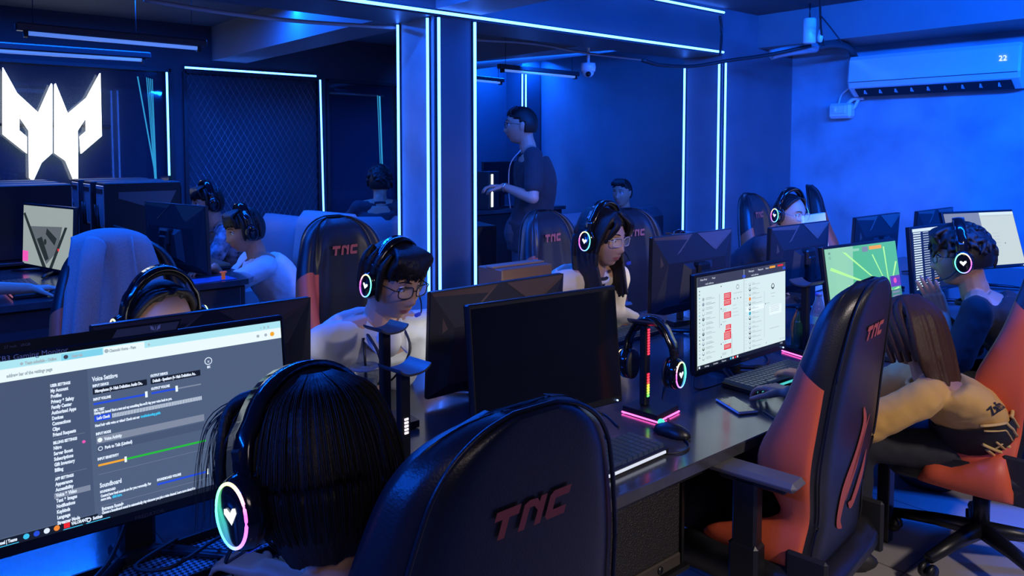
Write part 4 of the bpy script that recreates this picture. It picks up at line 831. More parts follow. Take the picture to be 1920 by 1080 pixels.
MB().text('PREFORMED WEB', .034, (-.0075, .02, .182), (0, -1, 0), (0, 0, 1), bold=.001).build('lettering', mat('white_print', (.8, .8, .8), .5, emit=(.6, .7, .8), strength=.25), o)  # letters glow weakly by emission, not only white ink
REARP = mat('galvanised_steel', (.5, .52, .55), .3, metal=.6); POSTER = mat('poster_reflection_film', (.4, .42, .42), .2)
def tower(x, y, z, rz, label):
    o = empty('computer_tower', (x, y, z), rz, label, 'computer', 'computer towers on the island shelf')
    L, Wd, Hh = .46, .21, .44
    MB().box((0, 0, Hh / 2), (L, Wd, Hh), b=.006).build('case', BLKM, o)
    MB().box((-L / 2 - .002, 0, Hh / 2), (.006, Wd - .02, Hh - .04), b=.002).box((-L / 2 - .006, 0, Hh - .055), (.006, Wd - .06, .03), 1).box((-L / 2 - .006, 0, .1), (.006, Wd - .05, .12), 1).build('rear_plate', [REARP, BLK], o)
    s = MB(); y_ = -Wd / 2 - .003; s.add([(-.15, y_, Hh - .06), (-.15, y_, Hh - .10), (.02, y_, Hh - .16), (.03, y_, Hh - .28), (.09, y_, Hh - .28), (.2, y_, Hh - .06)], [[0, 1, 2, 3, 4, 5]]); s.build('side_window', mat('smoked_side_window', (.16, .17, .18), .12, coat=.4), o)
    MB().tube([(-L / 2 - .02, .02, .15), (-L / 2 - .03, .02, .30)], .006, 6).tube([(-L / 2 - .02, -.04, .15), (-L / 2 - .03, -.05, .30)], .006, 6).build('antenna', BLK, o)
    MB().box((L / 2 + .004, 0, Hh / 2), (.01, Wd - .03, Hh - .05), b=.003).build('front_panel', MESHP, o)
zs = ZI + .039
for i in range(3): tower(1.41, 5.41 + .36 * i, zs, 0, '%s computer tower of the right file on the island, silver rear plate showing' % ('nearest', 'middle', 'farthest')[i])
for i in range(3): tower(.77, 5.41 + .36 * i, zs, PI, '%s dark computer tower of the left file below the lit sign' % ('nearest', 'middle', 'farthest')[i])
monitor((.80, 4.93, ZI), -PI / 2 + .24, 'lit monitor showing a grey photo page beside the draped jacket', 1.13, .05, scr_photo, group='monitors on the island')
monitor((1.36, 4.45, ZI), PI / 2 + .22, 'monitor seen from behind between the towers and the boy in the white polo', 1.14, .03, scr_doc, group='monitors on the island')
c = at(40, 556, 3.62)
keyboard((.60, 4.35, ZI), -PI / 2, 'dark keyboard on the island beside the hand on the mouse', emat('edge_dim', (.6, .2, .3), .5))
keyboard((1.56, 4.62, ZI), PI / 2, 'keyboard under the forearms of the boy in the white polo', BLK)
MSE = mouse((.72, 4.14, ZI), -1.2, 'mouse glowing teal under the hand at the left photo edge')
o = empty('desk_clip', (1.46, 4.06, ZI), .2, 'small orange plastic clip on the island desk edge', 'clip')
MB().box((0, 0, .02), (.016, .016, .04), b=.003).build('stem', emat('orange_plastic', (.5, .12, .04), .5), o); MB().box((0, 0, .042), (.035, .02, .008), b=.003).build('head', MATS['orange_plastic'], o)  # clip colour is pure emission, so it glows though no lamp
o = empty('mouse_mat', (1.40, 4.10, ZI), .1, 'blue mouse mat on the near corner of the island desk', 'mouse mat'); MB().box((0, 0, .002), (.24, .14, .004), b=.0015).build('pad', mat('blue_cloth', (.05, .1, .3), .8), o)
# seats on the raised floor
def armchair(x, y, rz, label, m, hb=.86, split=True, w=.56):
    o = empty('armchair', (x, y, ZR), rz, label, 'armchair', 'padded armchairs on the raised floor')   # faces local +y
    MB().box((0, .02, .25), (w + .02, .56, .2), b=.04).build('base', BLKM, o); MB().box((0, .05, .40), (w - .04, .54, .14), b=.05).build('seat_cushion', m, o)
    def pad(z0, z1, y0, y1, nm):
        r = []
        for u in np.linspace(0, 1, 9):
            e = min(1, min(u, 1 - u) * 6 + .02) ** .5; z = z0 + (z1 - z0) * u; y = y0 + (y1 - y0) * u; hw = w / 2 * (.9 + .1 * e); t = .075 * (.3 + .7 * e)
            r.append([(sx * hw, y + sy * t, z) for sx, sy in ((-1, -.6), (-.8, -1), (.8, -1), (1, -.6), (1, .6), (.85, 1), (0, 1.08), (-.85, 1), (-1, .6))])
        MB().loft(r).build(nm, m, o)
    if split: pad(.42, .66, -.24, -.29, 'back_cushion'); pad(.655, hb + .16, -.29, -.35, 'head_cushion')
    else: pad(.42, hb, -.24, -.33, 'back_cushion')
    for s in (-1, 1): MB().box((s * (w / 2 + .05), 0, .44), (.11, .56, .30), b=.045).build('arm', m, o)
    for sx in (-1, 1):
        for sy in (-1, 1): MB().box((sx * w * .4, .02 + sy * .22, .075), (.05, .05, .15)).build('foot', BLK, o)
    return o
armchair(1.99, 4.52, PI / 2 + .15, 'light grey padded armchair with a wide head cushion behind the boy in the white polo', GREYL, .88)
armchair(2.14, 5.52, PI / 2 + .1, 'blue lit rounded armchair of the boy in the patterned shirt', DKSOFA, .95, False)
armchair(3.05, 5.55, -.25, 'low slate armchair with its back to the mesh panel, holding the person beside the pillar', DKSOFA, .93, False, .7)
def sofa(x, y, rz, label, w):
    o = empty('sofa', (x, y, ZR), rz, label, 'sofa'); MB().box((0, 0, .17), (w, .75, .2), b=.04).build('base', DKSOFA, o)
    MB().box((0, -.3, .5), (w, .2, .72), b=.09).build('backrest', DKSOFA, o)
    for i in range(2): MB().box(((i - .5) * (w - .3) / 2, .06, .34), ((w - .32) / 2, .6, .16), b=.05).build('seat_cushion', DKSOFA, o)
    for s in (-1, 1): MB().box((s * (w / 2 - .08), .03, .36), (.16, .72, .42), b=.06).build('arm', DKSOFA, o)
    for sx in (-1, 1):
        for sy in (-1, 1): MB().box((sx * (w / 2 - .1), sy * .28, .035), (.06, .06, .07)).build('foot', BLK, o)
sofa(5.62, 4.75, -PI * .98, 'slate sofa by the side wall column with the man in the dark jacket', 1.6)
# counter and computers behind the standing man
o = empty('counter', (4.95, 6.45, ZR), 0, 'dark counter against the back wall behind the standing man', 'counter')
MB().box((0, 0, .80), (2.2, .6, .04), b=.004).build('counter_top', DESK, o); MB().box((0, .02, .39), (2.16, .54, .78)).build('body', BLKM, o)
def small_tower(x, y, z, label, strip):
    o = empty('computer_tower', (x, y, z), .3, label, 'computer', 'computers on the counter'); MB().box((0, 0, .2), (.2, .4, .4), b=.006).build('case', BLKM, o); MB().box((-.04, -.203, .2), (.03, .006, .34)).build('light_strip', strip, o)
c = at(1033, 360, 7.3)
small_tower(c[0], 6.42, ZR + .82, 'computer with a tall white light strip behind the standing man', emat('white_strip', (.8, 1, .95), 2.5))
o = empty('back_monitor', (5.35, 6.42, ZR + .82), .1, 'dark monitor standing on the counter against the blue wall', 'monitor'); MB().box((0, 0, .32), (.62, .03, .36), b=.004).build('bezel', BLK, o); MB().box((0, .02, .1), (.06, .04, .2)).build('stand_post', BLK, o); MB().box((0, .02, .008), (.22, .16, .016), b=.004).build('stand_foot', BLK, o); MB().box((0, -.0165, .32), (.6, .002, .34)).build('screen', SCREEN_OFF, o)
# dark display board with dotted lettering at the pillar
o = empty('display_stand', (3.62, 4.75, ZR), -.3, 'dark computer case with dotted vertical lettering right of the pillar edge', 'computer')
MB().box((0, 0, .62), (.30, .42, .5), b=.008).build('case', BLKM, o); MB().box((0, 0, .185), (.26, .36, .37), b=.004).build('plinth', BLK, o)
MB().text('PREDATOR', .055, (-.10, -.2115, .84), (0, 0, -1), (1, 0, 0)).build('lettering', emat('dot_letter', (.5, .75, 1), 1.), o)
# ---------------------------------------------------------------- people
sm_ = lambda x, a, b: np.clip((x - a) / (b - a), 0, 1) ** 2 * (3 - 2 * np.clip((x - a) / (b - a), 0, 1))
g2 = lambda x, z, cx, cz, sx, sz: np.exp(-((x - cx) / sx) ** 2 - ((z - cz) / sz) ** 2)
def head_fn(v):
    v = v.copy(); x, y, z = v[:, 0], v[:, 1], v[:, 2]; f = sm_(y, .0, .06)
    low = sm_(-z, .0, .11); x = x * (1 - .30 * low * (.4 + .6 * sm_(y, -.02, .06))); y = np.where(y < 0, y * (1 - .34 * sm_(-z, .02, .11)), y * (1 - .06 * low))
    y = y + .012 * low * (y > .02)
    for s in (-1, 1):
        y = y - f * .011 * g2(x, z, s * .031, .010, .019, .013)            # eye sockets
        y = y + f * .0045 * g2(x, z, s * .030, .034, .022, .010)            # brow
        y = y + f * .005 * g2(x, z, s * .042, -.028, .02, .022)             # cheek
        y = y + f * .004 * g2(x, z, s * .013, -.040, .008, .008)            # nostril wing
    y = y + f * (.010 * g2(x, z, 0, .004, .010, .026) + .019 * g2(x, z, 0, -.031, .0125, .015))
    y = y + f * (.0075 * g2(x, z, 0, -.061, .022, .0065) + .0075 * g2(x, z, 0, -.074, .019, .0065) - .005 * g2(x, z, 0, -.067, .024, .0026) - .004 * g2(x, z, 0, -.086, .02, .006) + .008 * g2(x, z, 0, -.102, .02, .013))
    return np.stack([x, y, z], 1)
def headM(az, pitch, roll):
    f0 = V(math.cos(az), math.sin(az), 0); r0 = V(math.sin(az), -math.cos(az), 0); u0 = V(0, 0, 1)
    f = f0 * math.cos(pitch) - u0 * math.sin(pitch); u = u0 * math.cos(pitch) + f0 * math.sin(pitch)
    r = r0 * math.cos(roll) - u * math.sin(roll); u2 = u * math.cos(roll) + r0 * math.sin(roll)
    return np.stack([r, f, u2], 1)
def hand(b, W, d, nrm, side, curl=.35, sc=1., curls=None, spread=.05):
    d = unit(d); nrm = unit(np.array(nrm) - d * (np.array(nrm) @ d)); u = np.cross(d, nrm) * side        # u points to the thumb side
    W = np.array(W)
    for i in range(4):
        k = W + u * (.027 - .0195 * i) * sc + d * (.088 - .004 * abs(i - 1)) * sc; b.cap(W + u * (.014 - .009 * i) * sc, k, .0155 * sc, .0115 * sc, n=10)
        L = (.072, .08, .073, .057)[i] * sc; a = 0; p = k; c = curls[i] if curls else curl; dd = unit(d + u * spread * (1.5 - i))
        for j, (fr, r0, r1) in enumerate(((.45, .0092, .0084), (.31, .0084, .0077), (.24, .0077, .006))):
            a += c * (.7, 1.1, .8)[j]; q = p + (dd * math.cos(a) + nrm * math.sin(a)) * L * fr; b.cap(p, q, r0 * sc, r1 * sc, n=10); p = q
    p = W + u * .02 * sc + d * .02 * sc; t = unit(d * .65 + u * .72 + nrm * .25); b.cap(p - u * .008, p + t * .045 * sc, .016 * sc, .0125 * sc, n=10); p = p + t * .045 * sc
    for L, r0, r1, k in ((.034, .0115, .0098, .25), (.026, .0098, .0075, .55)):
        t = unit(t + d * k * .6 + nrm * k * .3); b.cap(p, p + t * L * sc, r0 * sc, r1 * sc, n=10); p = p + t * L * sc
def ik(Sh, W, l1, l2, pole):
    v = W - Sh; L = np.linalg.norm(v); L2 = min(L, (l1 + l2) * .995); t = v / L; a = (l1 * l1 - l2 * l2 + L2 * L2) / (2 * L2); h = math.sqrt(max(l1 * l1 - a * a, 0)); p = unit(pole - t * (np.array(pole) @ t)); return Sh + t * a * (L / L2) + p * h
def hair_cap(b, H, M, k=1., line=.055, sides=-.05, nape=-.075, lift=.012, sc=1.):
    def fn(v):
        v = v.copy(); x, y, z = v.T
        face = (y > .028) & (z < line - .35 * np.abs(x) + .0)
        side = (np.abs(x) > .05) & (y > -.005) & (z < .03) & (y < .06)
        ins = face | ((z < sides) & (y > .0)) | (z < nape) | (side & (z < sides + .04))
        v[ins] *= .80; return v
    b.ell(H + M @ V(0, -.010, .014) * sc, (.083 * k * sc, .105 * k * sc, .114 * sc + lift * .3), M, 40, 28, fn=fn)
def lock(b, H, M, pts, r, sc=1., n=7, z0=-.07, tp=.8):
    def w_(p):                                                      # below the jaw hair hangs straight down
        p = np.array(p, float) * sc; zz = z0 * sc
        w = float(sm_(-p[2], -zz - .10 * sc, -zz + .10 * sc)); return H + M @ p * (1 - w) + w * (M @ V(p[0], p[1], 0) + V(0, 0, p[2]))
    P = spline([w_(p) for p in pts], 5); k = len(P); b.tube(P, [r * sc * min(1, .5 + 2.2 * i / k) * (1 - max(0, i / k - .55) / .45 * tp) for i in range(k)], n)
def person(label, head, az, hip, wrists, pitch=0., roll=0., taz=None, zf=0., sc=1., skin=SKIN, hairm=HAIR, style='short', shirt=(.5, .5, .5), sleeve='short', shirt_kw={}, glasses=None, wd=1., hands=None, vox=.0055, chest=None, trousers=(.02, .022, .03), stand=False, poles=None, group=None, eyes=True, lean=None, extra=None, arm=(.275, .25), shcurve=0.):
    head = np.array(head, float); hip = np.array(hip, float); O = V(hip[0], hip[1], zf); root = empty('person', O, 0, label, 'person', group)
    H = head - O; hp = hip - O; M = headM(az, pitch, roll); taz = az if taz is None else taz; f = V(math.cos(taz), math.sin(taz), 0); r = V(math.sin(taz), -math.cos(taz), 0); up_ = V(0, 0, 1)
    Nb = H + M @ V(0, -.035, -.09) * sc + V(0, 0, -.052) * sc - f * .015; Sc = Nb + V(0, 0, -.035) * sc - f * .01
    mid = (hp + Sc) / 2 - f * .05
    sp = spline([hp, mid, Sc], 6); tab = [(.165, .115), (.16, .115), (.152, .11), (.15, .108), (.152, .108), (.155, .11), (.16, .113), (.165, .116), (.168, .116), (.168, .112), (.16, .104), (.14, .092), (.105, .078)]
    def torso(b, inc, upto=13):
        R = []
        for i, p in enumerate(sp[:upto]):
            t = unit(sp[min(i + 1, len(sp) - 1)] - sp[max(i - 1, 0)]); y = unit(f - t * (f @ t)); a, c = tab[min(i, 12)]; a = (a * wd + inc) * sc; c = (c * (.75 + .25 * wd) + inc) * sc
            R.append([p + r * a * math.copysign(abs(math.cos(q)) ** .8, math.cos(q)) + y * c * math.copysign(abs(math.sin(q)) ** .9, math.sin(q)) for q in [2 * PI * j / 24 for j in range(24)]])
        b.loft(R)
    shl = {s: Sc + r * s * .165 * wd * sc + V(0, 0, -.022) * sc + f * shcurve for s in (-1, 1)}; elb = {}; wr = {}
    b = MB(); torso(b, -.012); b.cap(Sc - V(0, 0, .02), Nb + V(0, 0, .02), .054 * sc, .05 * sc); b.cap(Nb - V(0, 0, .02), H + M @ V(0, -.028, -.045) * sc, .054 * sc, .05 * sc)
    for s in (-1, 1):
        b.cap(Sc + r * s * .06 * sc, shl[s], .05 * sc, .052 * sc)
        W = np.array(wrists[0 if s < 0 else 1], float) - O; wr[s] = W; pole = np.array((poles or {}).get(s, r * s * .6 - up_ * .8 - f * .3)); E = elb[s] = ik(shl[s], W, arm[0] * sc, arm[1] * sc, pole)
        b.cap(shl[s], E, .046 * sc, .037 * sc); b.cap(E, E + (W - E) * .35, .038 * sc, .037 * sc); b.cap(E + (W - E) * .3, W, .0375 * sc, .0245 * sc)
        hs = (hands or {}).get(s, {}); d = hs.get('d', unit(W - E) * .5 + f * .6 - V(0, 0, .1)); hand(b, W, d, hs.get('n', -up_), s * hs.get('flip', 1) * -1, hs.get('curl', .35), hs.get('sc', .95) * sc, hs.get('curls'))
    b.ell(H, (.074 * sc, .096 * sc, .118 * sc), M, 72, 56, fn=lambda v: head_fn(v / sc) * sc)
    for s in (-1, 1): b.ell(H + M @ V(s * .074, -.008, -.004) * sc, (.010 * sc, .020 * sc, .032 * sc), M @ rotm(0, s * .25, s * -.3), 12, 8)
    body = b.build('body', [skin, LIP], root, remesh=vox, smooth=2)
    Mi = np.linalg.inv(M); c = np.array([p.center[:] for p in body.data.polygons]); q = (c - H) @ Mi.T / sc
    lip = (q[:, 1] > .05) & ((q[:, 0] / .023) ** 2 + ((q[:, 2] + .0675) / .0105) ** 2 < 1)
    body.data.polygons.foreach_set('material_index', lip.astype(int).tolist())
    if eyes:
        for s in (-1, 1):
            e = MB(); e.ell(H + M @ V(s * .031, .0735, .010) * sc, .0122 * sc, M, 16, 10, 0); e.ell(H + M @ V(s * .031, .0815, .0085) * sc, (.0062 * sc, .0052 * sc, .0062 * sc), M, 12, 8, 1); e.build('eye', [EYEW, IRIS], root)
            a = MB(); a.tube([H + M @ V(s * x, y, z) * sc for x, y, z in ((.017, .0815, .0125), (.024, .0862, .0185), (.032, .0865, .0195), (.040, .082, .0165), (.046, .075, .0125))], .0022 * sc, 6); a.build('eyelid', skin if False else mat('lash_line', (.02, .012, .01), .6), root)
            w_ = MB(); w_.tube([H + M @ V(s * x, y, z) * sc for x, y, z in ((.014, .0945, .034), (.025, .0925, .0385), (.037, .086, .0395), (.049, .0745, .033))], [.0024 * sc, .0034 * sc, .003 * sc, .0014 * sc], 6, flat=.6); w_.build('eyebrow', hairm, root)
    # clothing
    sm = mat(shirt_kw.pop('name', 'shirt_%02d' % len(MATS)), shirt, shirt_kw.pop('rough', .85), bump=.15, bscale=shirt_kw.pop('bscale', 90), sheen=.04, **shirt_kw)
    t = MB(); torso(t, .016, 12)
    if stand: t.loft([[hp + r * .19 * wd * sc * math.cos(q) + f * .14 * sc * math.sin(q) + V(0, 0, dz) for q in [2 * PI * j / 24 for j in range(24)]] for dz in (-.14, .06)])
    for s in (-1, 1):
        t.cap(Sc + r * s * .05 * sc - V(0, 0, .012), shl[s], .052 * sc, .062 * sc)
        if sleeve == 'short': t.cap(shl[s], shl[s] + (elb[s] - shl[s]) * .72, .062 * sc, .060 * sc)
        else: t.cap(shl[s], elb[s], .062 * sc, .054 * sc); t.cap(elb[s], elb[s] + (wr[s] - elb[s]) * .9, .054 * sc, .040 * sc)
    top = t.build('shirt', sm, root, remesh=.0095, smooth=4, folds=.007, fscale=13)
    cb = MB(); cy = unit(f * .35 + up_); rx = [Nb + V(0, 0, -.032) * sc + f * .004 + r * .066 * sc * math.cos(a) + (f - up_ * .35) * .062 * sc * math.sin(a) for a in [2 * PI * i / 24 for i in range(24)]]
    cb.tube(rx, .009 * sc, 8, closed=True); cb.build('collar', sm, root)
    # trousers and shoes
    tm = mat('trousers_%s' % str(trousers), trousers, .8, bump=.1, bscale=100); L = MB(); kn = {}
    L.ell(hp + V(0, 0, -.02), (.17 * wd * sc, .17 * wd * sc, .11 * sc) if not stand else (.155 * wd * sc, .125 * wd * sc, .16 * sc))
    for s in (-1, 1):
        hj = hp + r * s * .085 * sc - V(0, 0, .02)
        k = hj + f * .40 * sc + r * s * .04 + V(0, 0, .0) if not stand else hj * V(1, 1, .53) + f * .03; an = V(k[0], k[1], .11) + (f * -.02 if not stand else f * -.03)
        L.cap(hj, k, (.105 if stand else .085) * sc, (.075 if stand else .062) * sc); L.cap(k, an, (.073 if stand else .06) * sc, (.055 if stand else .042) * sc); kn[s] = an
    L.build('trousers', tm, root, remesh=.013, smooth=3, folds=.008, fscale=9)
    for s in (-1, 1):
        a = V(kn[s][0], kn[s][1], 0); MB().ell(a + f * .06 + V(0, 0, .045), (.045, .125, .05), np.stack([r, f, up_], 1), 16, 10, fn=lambda v: np.stack([v[:, 0], v[:, 1], np.maximum(v[:, 2], -.045)], 1)).build('shoe', mat('dark_shoe', (.03, .03, .035), .5), root)
    if glasses:
        g = MB(); lens = MB(); gm = glasses if not isinstance(glasses, bool) else FRAME; rd = getattr(person, 'round_', False)
        for s in (-1, 1):
            P = []
            for i in range(28):
                a = 2 * PI * i / 28; e = 1. if rd else .62; x = s * .0335 + .0265 * math.copysign(abs(math.cos(a)) ** e, math.cos(a)); z = .006 + (.0235 if rd else .019) * math.copysign(abs(math.sin(a)) ** e, math.sin(a)); P.append(H + M @ V(x, .1015 - 1.6 * (abs(x) - .015) ** 2 * 3, z) * sc)
            g.tube(P, .0019 * sc, 6, closed=True); lens.add(P, [list(range(28))])
            g.tube([H + M @ V(s * x, y, z) * sc for x, y, z in ((.0595, .0935, .012), (.074, .085, .014), (.080, .03, .012), (.079, -.01, .008), (.076, -.022, -.012))], .0018 * sc, 6)
        g.tube([H + M @ V(x, y, z) * sc for x, y, z in ((-.008, .100, .008), (0, .1035, .011), (.008, .100, .008))], .0018 * sc, 6); go = g.build('glasses', gm, root); lens.build('lens', LENS, go)
    # hair
    h = MB(); R_ = random.Random(int(abs(head[0]) * 1000)); Lk = lambda *p, r=.012, n=7: lock(h, H, M, p, r, sc, n, -1 if style == 'bob' else -.07, {'bob': .25, 'longback': .35, 'long': .5}.get(style, .8))
    if style == 'short':
        hair_cap(h, H, M, 1.02, .062, -.03, -.07, .0, sc)
        for i in range(9): x = -.06 + .015 * i; Lk((x * .7, .02, .128), (x * .95, .070, .096), (x * 1.05 + .006, .087 - 7 * x * x, .064 + .01 * R_.random()), r=.009)
    elif style == 'fluffy':
        hair_cap(h, H, M, 1.1, .06, -.02, -.07, .04, sc)
        for i in range(170):
            a = R_.uniform(-PI, PI); e = R_.uniform(.62 if math.sin(a) > .2 else .05, 1.35); d = V(math.cos(a) * math.cos(e), math.sin(a) * math.cos(e), math.sin(e)); p = d * V(.085, .105, .118) + V(0, -.01, .012); t_ = np.cross(d, V(R_.uniform(-1, 1), R_.uniform(-1, 1), R_.uniform(-1, 1))); q = unit(d + t_ * .75 + V(0, .15, 0)); m_ = unit(d + t_ * .4); Lk(p, m_ * V(.099, .119, .130) + V(0, -.01, .010), q * V(.105, .125, .136) + V(0, -.01, .008), r=.0095)
        for i in range(10): x = -.06 + .013 * i; Lk((x * .6, .03, .13), (x, .088, .104), (x * 1.1 + .008, .100 - 6 * x * x, .056 + .014 * R_.random()), r=.011)
    elif style == 'fringe':      # straight fringe to the brows, full sides
        hair_cap(h, H, M, 1.08, .05, -.045, -.085, .03, sc)
        for i in range(13): x = -.072 + .012 * i; Lk((x * .5, .01, .126), (x * .9, .072, .106), (x * 1.02, .094 - 6 * x * x, .07), (x * 1.05 + R_.uniform(-.008, .008), .099 - 7 * x * x, .034 + .018 * R_.random()), r=.0105)
        for s in (-1, 1):
            for k in range(4): Lk((s * .06, .03 - .03 * k, .11), (s * .088, .03 - .03 * k, .06), (s * .088, .032 - .03 * k, -.02), (s * .08, .03 - .03 * k, -.045), r=.013)
    elif style == 'long':        # parted, falling in front of the shoulders
        hair_cap(h, H, M, 1.06, .070, -.09, -.11, .02, sc)
        for s in (-1, 1):
            for k in range(12): Lk((s * .012, .06 - .0125 * k, .126), (s * .058, .070 - .0135 * k, .10), (s * (.083 + .004 * R_.random()), .056 - .0125 * k, .035), (s * (.088 + .006 * R_.random()), .035 - .0115 * k, -.06), (s * .09, .045 - .01 * k, -.15), (s * (.07 + .02 * R_.random()), .075 - .012 * k, -.235 - .03 * R_.random()), r=.0115)
            for k in range(3): Lk((s * (.01 + .012 * k), .055, .122), (s * (.035 + .01 * k), .096, .085), (s * (.055 + .008 * k), .088, .045), (s * .075, .065, .0), r=.010)
        for k in range(22): x = -.09 + .0086 * k; Lk((x * .7, -.07, .09), (x, -.108 + 3 * x * x, .02), (x * 1.1, -.105 + 3 * x * x, -.09), (x * 1.1, -.09 + 3 * x * x, -.22 - .03 * R_.random()), r=.014)
    elif style == 'pony':        # hair pulled back from the forehead
        hair_cap(h, H, M, 1.03, .098, -.03, -.09, .0, sc)
        for s in (-1, 1):
            for k in range(5): Lk((s * .010, .062 - .02 * k, .114), (s * .05, .048 - .02 * k, .096), (s * .078, .022 - .012 * k, .045), (s * .07, -.05, -.03), r=.010)
    elif style == 'bob':         # heavy rounded bob with wisps
        hair_cap(h, H, M, 1.14, .03, -.08, -.09, .05, sc)
        h.ell(H + M @ V(0, -.03, .012) * sc, (.102 * sc, .096 * sc, .122 * sc), M, 24, 16); h.ell(H + M @ V(0, -.032, -.035) * sc, (.099 * sc, .089 * sc, .078 * sc), M, 24, 16)
        for k in range(26):
            a = PI * (.05 + .9 * k / 25) + PI; x, y = math.cos(a), math.sin(a)
            Lk((x * .03, y * .03 - .02, .142), (x * .085, y * .085 - .02, .105), (x * .110, y * .110 - .02, .02), (x * .102, y * .103 - .02, -.06), (x * .076, y * .076 - .025, -.105 - .012 * R_.random()), r=.015)
        for k in range(16): x = -.095 + .0125 * k; Lk((x * .4, .0, .142), (x * .8, .085, .122), (x * 1.05, .130 - 4 * x * x, .065), (x * 1.15 + R_.uniform(-.01, .01), .132 - 4 * x * x, -.0 + .02 * R_.random()), r=.011)
    elif style == 'longback':    # long hair down the back
        hair_cap(h, H, M, 1.08, .06, -.09, -.11, .02, sc)
        for k in range(44):
            x = -.092 + .0043 * k; d_ = R_.uniform(-.008, .006); Lk((x * .5, -.04, .125), (x * .95, -.102 + d_ + 4 * x * x, .05), (x * 1.08, -.118 + d_ + 4 * x * x, -.07), (x * .95 + R_.uniform(-.008, .008), -.15 + d_ + 4 * x * x, -.15), (x * .7 + R_.uniform(-.015, .02), -.18 + d_, -.24 - .05 * R_.random()), r=.0125)
        for s in (-1, 1):
            for k in range(4): Lk((s * .012, .05 - .03 * k, .125), (s * .07, .06 - .03 * k, .09), (s * .092, .04 - .03 * k, .0), (s * .088, .01 - .03 * k, -.10), r=.016)
    ho = h.build('hair', hairm, root, remesh=.0042 if style in ('bob', 'fringe', 'long', 'pony', 'longback') else .0045, smooth=1)
    if style == 'bob':           # loose wisps
        w_ = MB()
        for k in range(130):
            s = -1 if k % 3 else 1; a = R_.uniform(.15, 1.0); x = s * R_.uniform(.03, .10); y0 = R_.uniform(.05, .125)
            P = spline([H + M @ V(*p) * sc for p in ((x * .4, y0 * .4, .142), (x * .9, y0 + .01, .115 - .02 * a), (x * 1.15, y0 + .025, .05), (x * 1.25 + R_.uniform(-.012, .012), y0 + .03 + R_.uniform(-.01, .02), -.03 - .05 * a))], 5); w_.tube(P, [.0011 * (1 - .8 * i / len(P)) for i in range(len(P))], 4)
        for k in range(220):
            a = PI + PI * R_.uniform(.0, 1.0); x, y = math.cos(a), math.sin(a); q = R_.uniform(.99, 1.05)
            P = spline([H + M @ V(*p) * sc for p in ((x * .03, y * .03 - .02, .156), (x * .092 * q, y * .092 * q - .02, .118), (x * .124 * q, y * .124 * q - .02, .02), (x * .115 * q, y * .115 * q - .02, -.06), (x * .078, y * .078 - .025, -.10 - .012 * R_.random()))], 4); w_.tube(P, .0009, 4)
        w_.build('hair_wisps', hairm, ho)
    if extra: extra(root, dict(H=H, M=M, Nb=Nb, Sc=Sc, f=f, r=r, sp=sp, shl=shl, elb=elb, wr=wr, O=O, sm=sm, sc=sc, hp=hp, top=top))
    return root
D2 = math.radians
def hs(head, az, pitch, roll, label, sc=1.0, gap=.090, mic=True, ring=None):
    M = headM(az, pitch, roll); o = worn(np.array(head) + M @ V(0, -.005, .004), 0, 0, 0, label, mic, gap, ring=ring); m4 = Matrix([list(q) for q in M]); o.rotation_euler = m4.to_euler(); o.scale = (sc,) * 3; return o
def hand_d(d, n=(0, 0, -1), **k): return dict(d=np.array(d, float), n=np.array(n, float), **k)
# 1 nearest person, seen from behind
h1 = at(590, 882, 1.20)
person('person with a dark bob seen from behind in a cream top, facing the settings screen', h1, D2(103), (.60, .98, .50), [(.38, 1.40, .80), (.58, 1.42, .80)], pitch=.2, roll=.05, taz=D2(98), skin=SKIN, style='bob', shirt=(.62, .56, .5), glasses=True, sc=.97, vox=.006)
hs(h1 - V(0, 0, .014), D2(108), .26, .06, 'headset with a large purple and teal ring on the nearest person', 1.13, .110)
# 2 forehead behind the monitor
h2 = at(303, 612, 2.32)
person('person whose forehead and dark hair rise above the monitor seen from behind', h2, D2(-82), (.72, 2.85, .52), [(.55, 2.48, .79), (.9, 2.48, .79)], pitch=.10, skin=SKIN, style='pony', shirt=(.35, .33, .33), sc=1.1)
hs(h2, D2(-84), .12, 0, 'headset with a glossy band on the person behind the settings screen', 1.16, .086)
# 3 man in white shirt
h3 = at(738, 527, 2.62)
def lanyard(root, k):
    f, r, Nb, sp = k['f'], k['r'], k['Nb'], k['sp']; b = MB(); u = V(0, 0, 1); bot = sp[7] + f * .150 + V(0, 0, -.02)
    for s in (-1, 1): b.tube(spline([Nb + r * s * .062 - f * .03 - u * .01, Nb + r * s * .068 + f * .055 - u * .045, Nb + r * s * .055 + f * .115 - u * .11, (Nb + r * s * .03 + f * .135 - u * .2) * .5 + (bot + r * s * .012) * .5, bot], 5), .0055, 6, flat=.35, hint=tuple(f))
    b.build('lanyard', mat('black_ribbon', (.012, .012, .016), .6), root)
    MB().box(bot - u * .02, (.012, .012, .03), b=.003).build('lanyard_clip', SILVER, root)
    c = MB()
    for s in (-1, 1):
        c.add([Nb + r * s * .012 + f * .078 - u * .062, Nb + r * s * .062 + f * .03 - u * .0, Nb + r * s * .088 + f * .045 - u * .055, Nb + r * s * .05 + f * .107 - u * .112], [[0, 1, 2, 3] if s > 0 else [3, 2, 1, 0]])
    o = c.build('collar_flap', k['sm'], root); m = o.modifiers.new('t', 'SOLIDIFY'); m.thickness = .006; m.offset = 0
    MB().ell(Nb + f * .058 - u * .075, (.05, .05, .055), np.stack([r, f, u], 1), 20, 12).build('undershirt', mat('white_cotton', (.62, .63, .66), .85), root)
    bt = MB()
    for i in (1, 2, 3, 4): p = Nb + (sp[6] - Nb) * (i / 4.6) + f * (.10 + .012 * i); bt.lathe([(0, 0), (.005, 0), (.005, .002), (0, .002)], 10, M=np.stack([r, u, f], 1), o=p)
    bt.build('shirt_buttons', WHITEP, root)
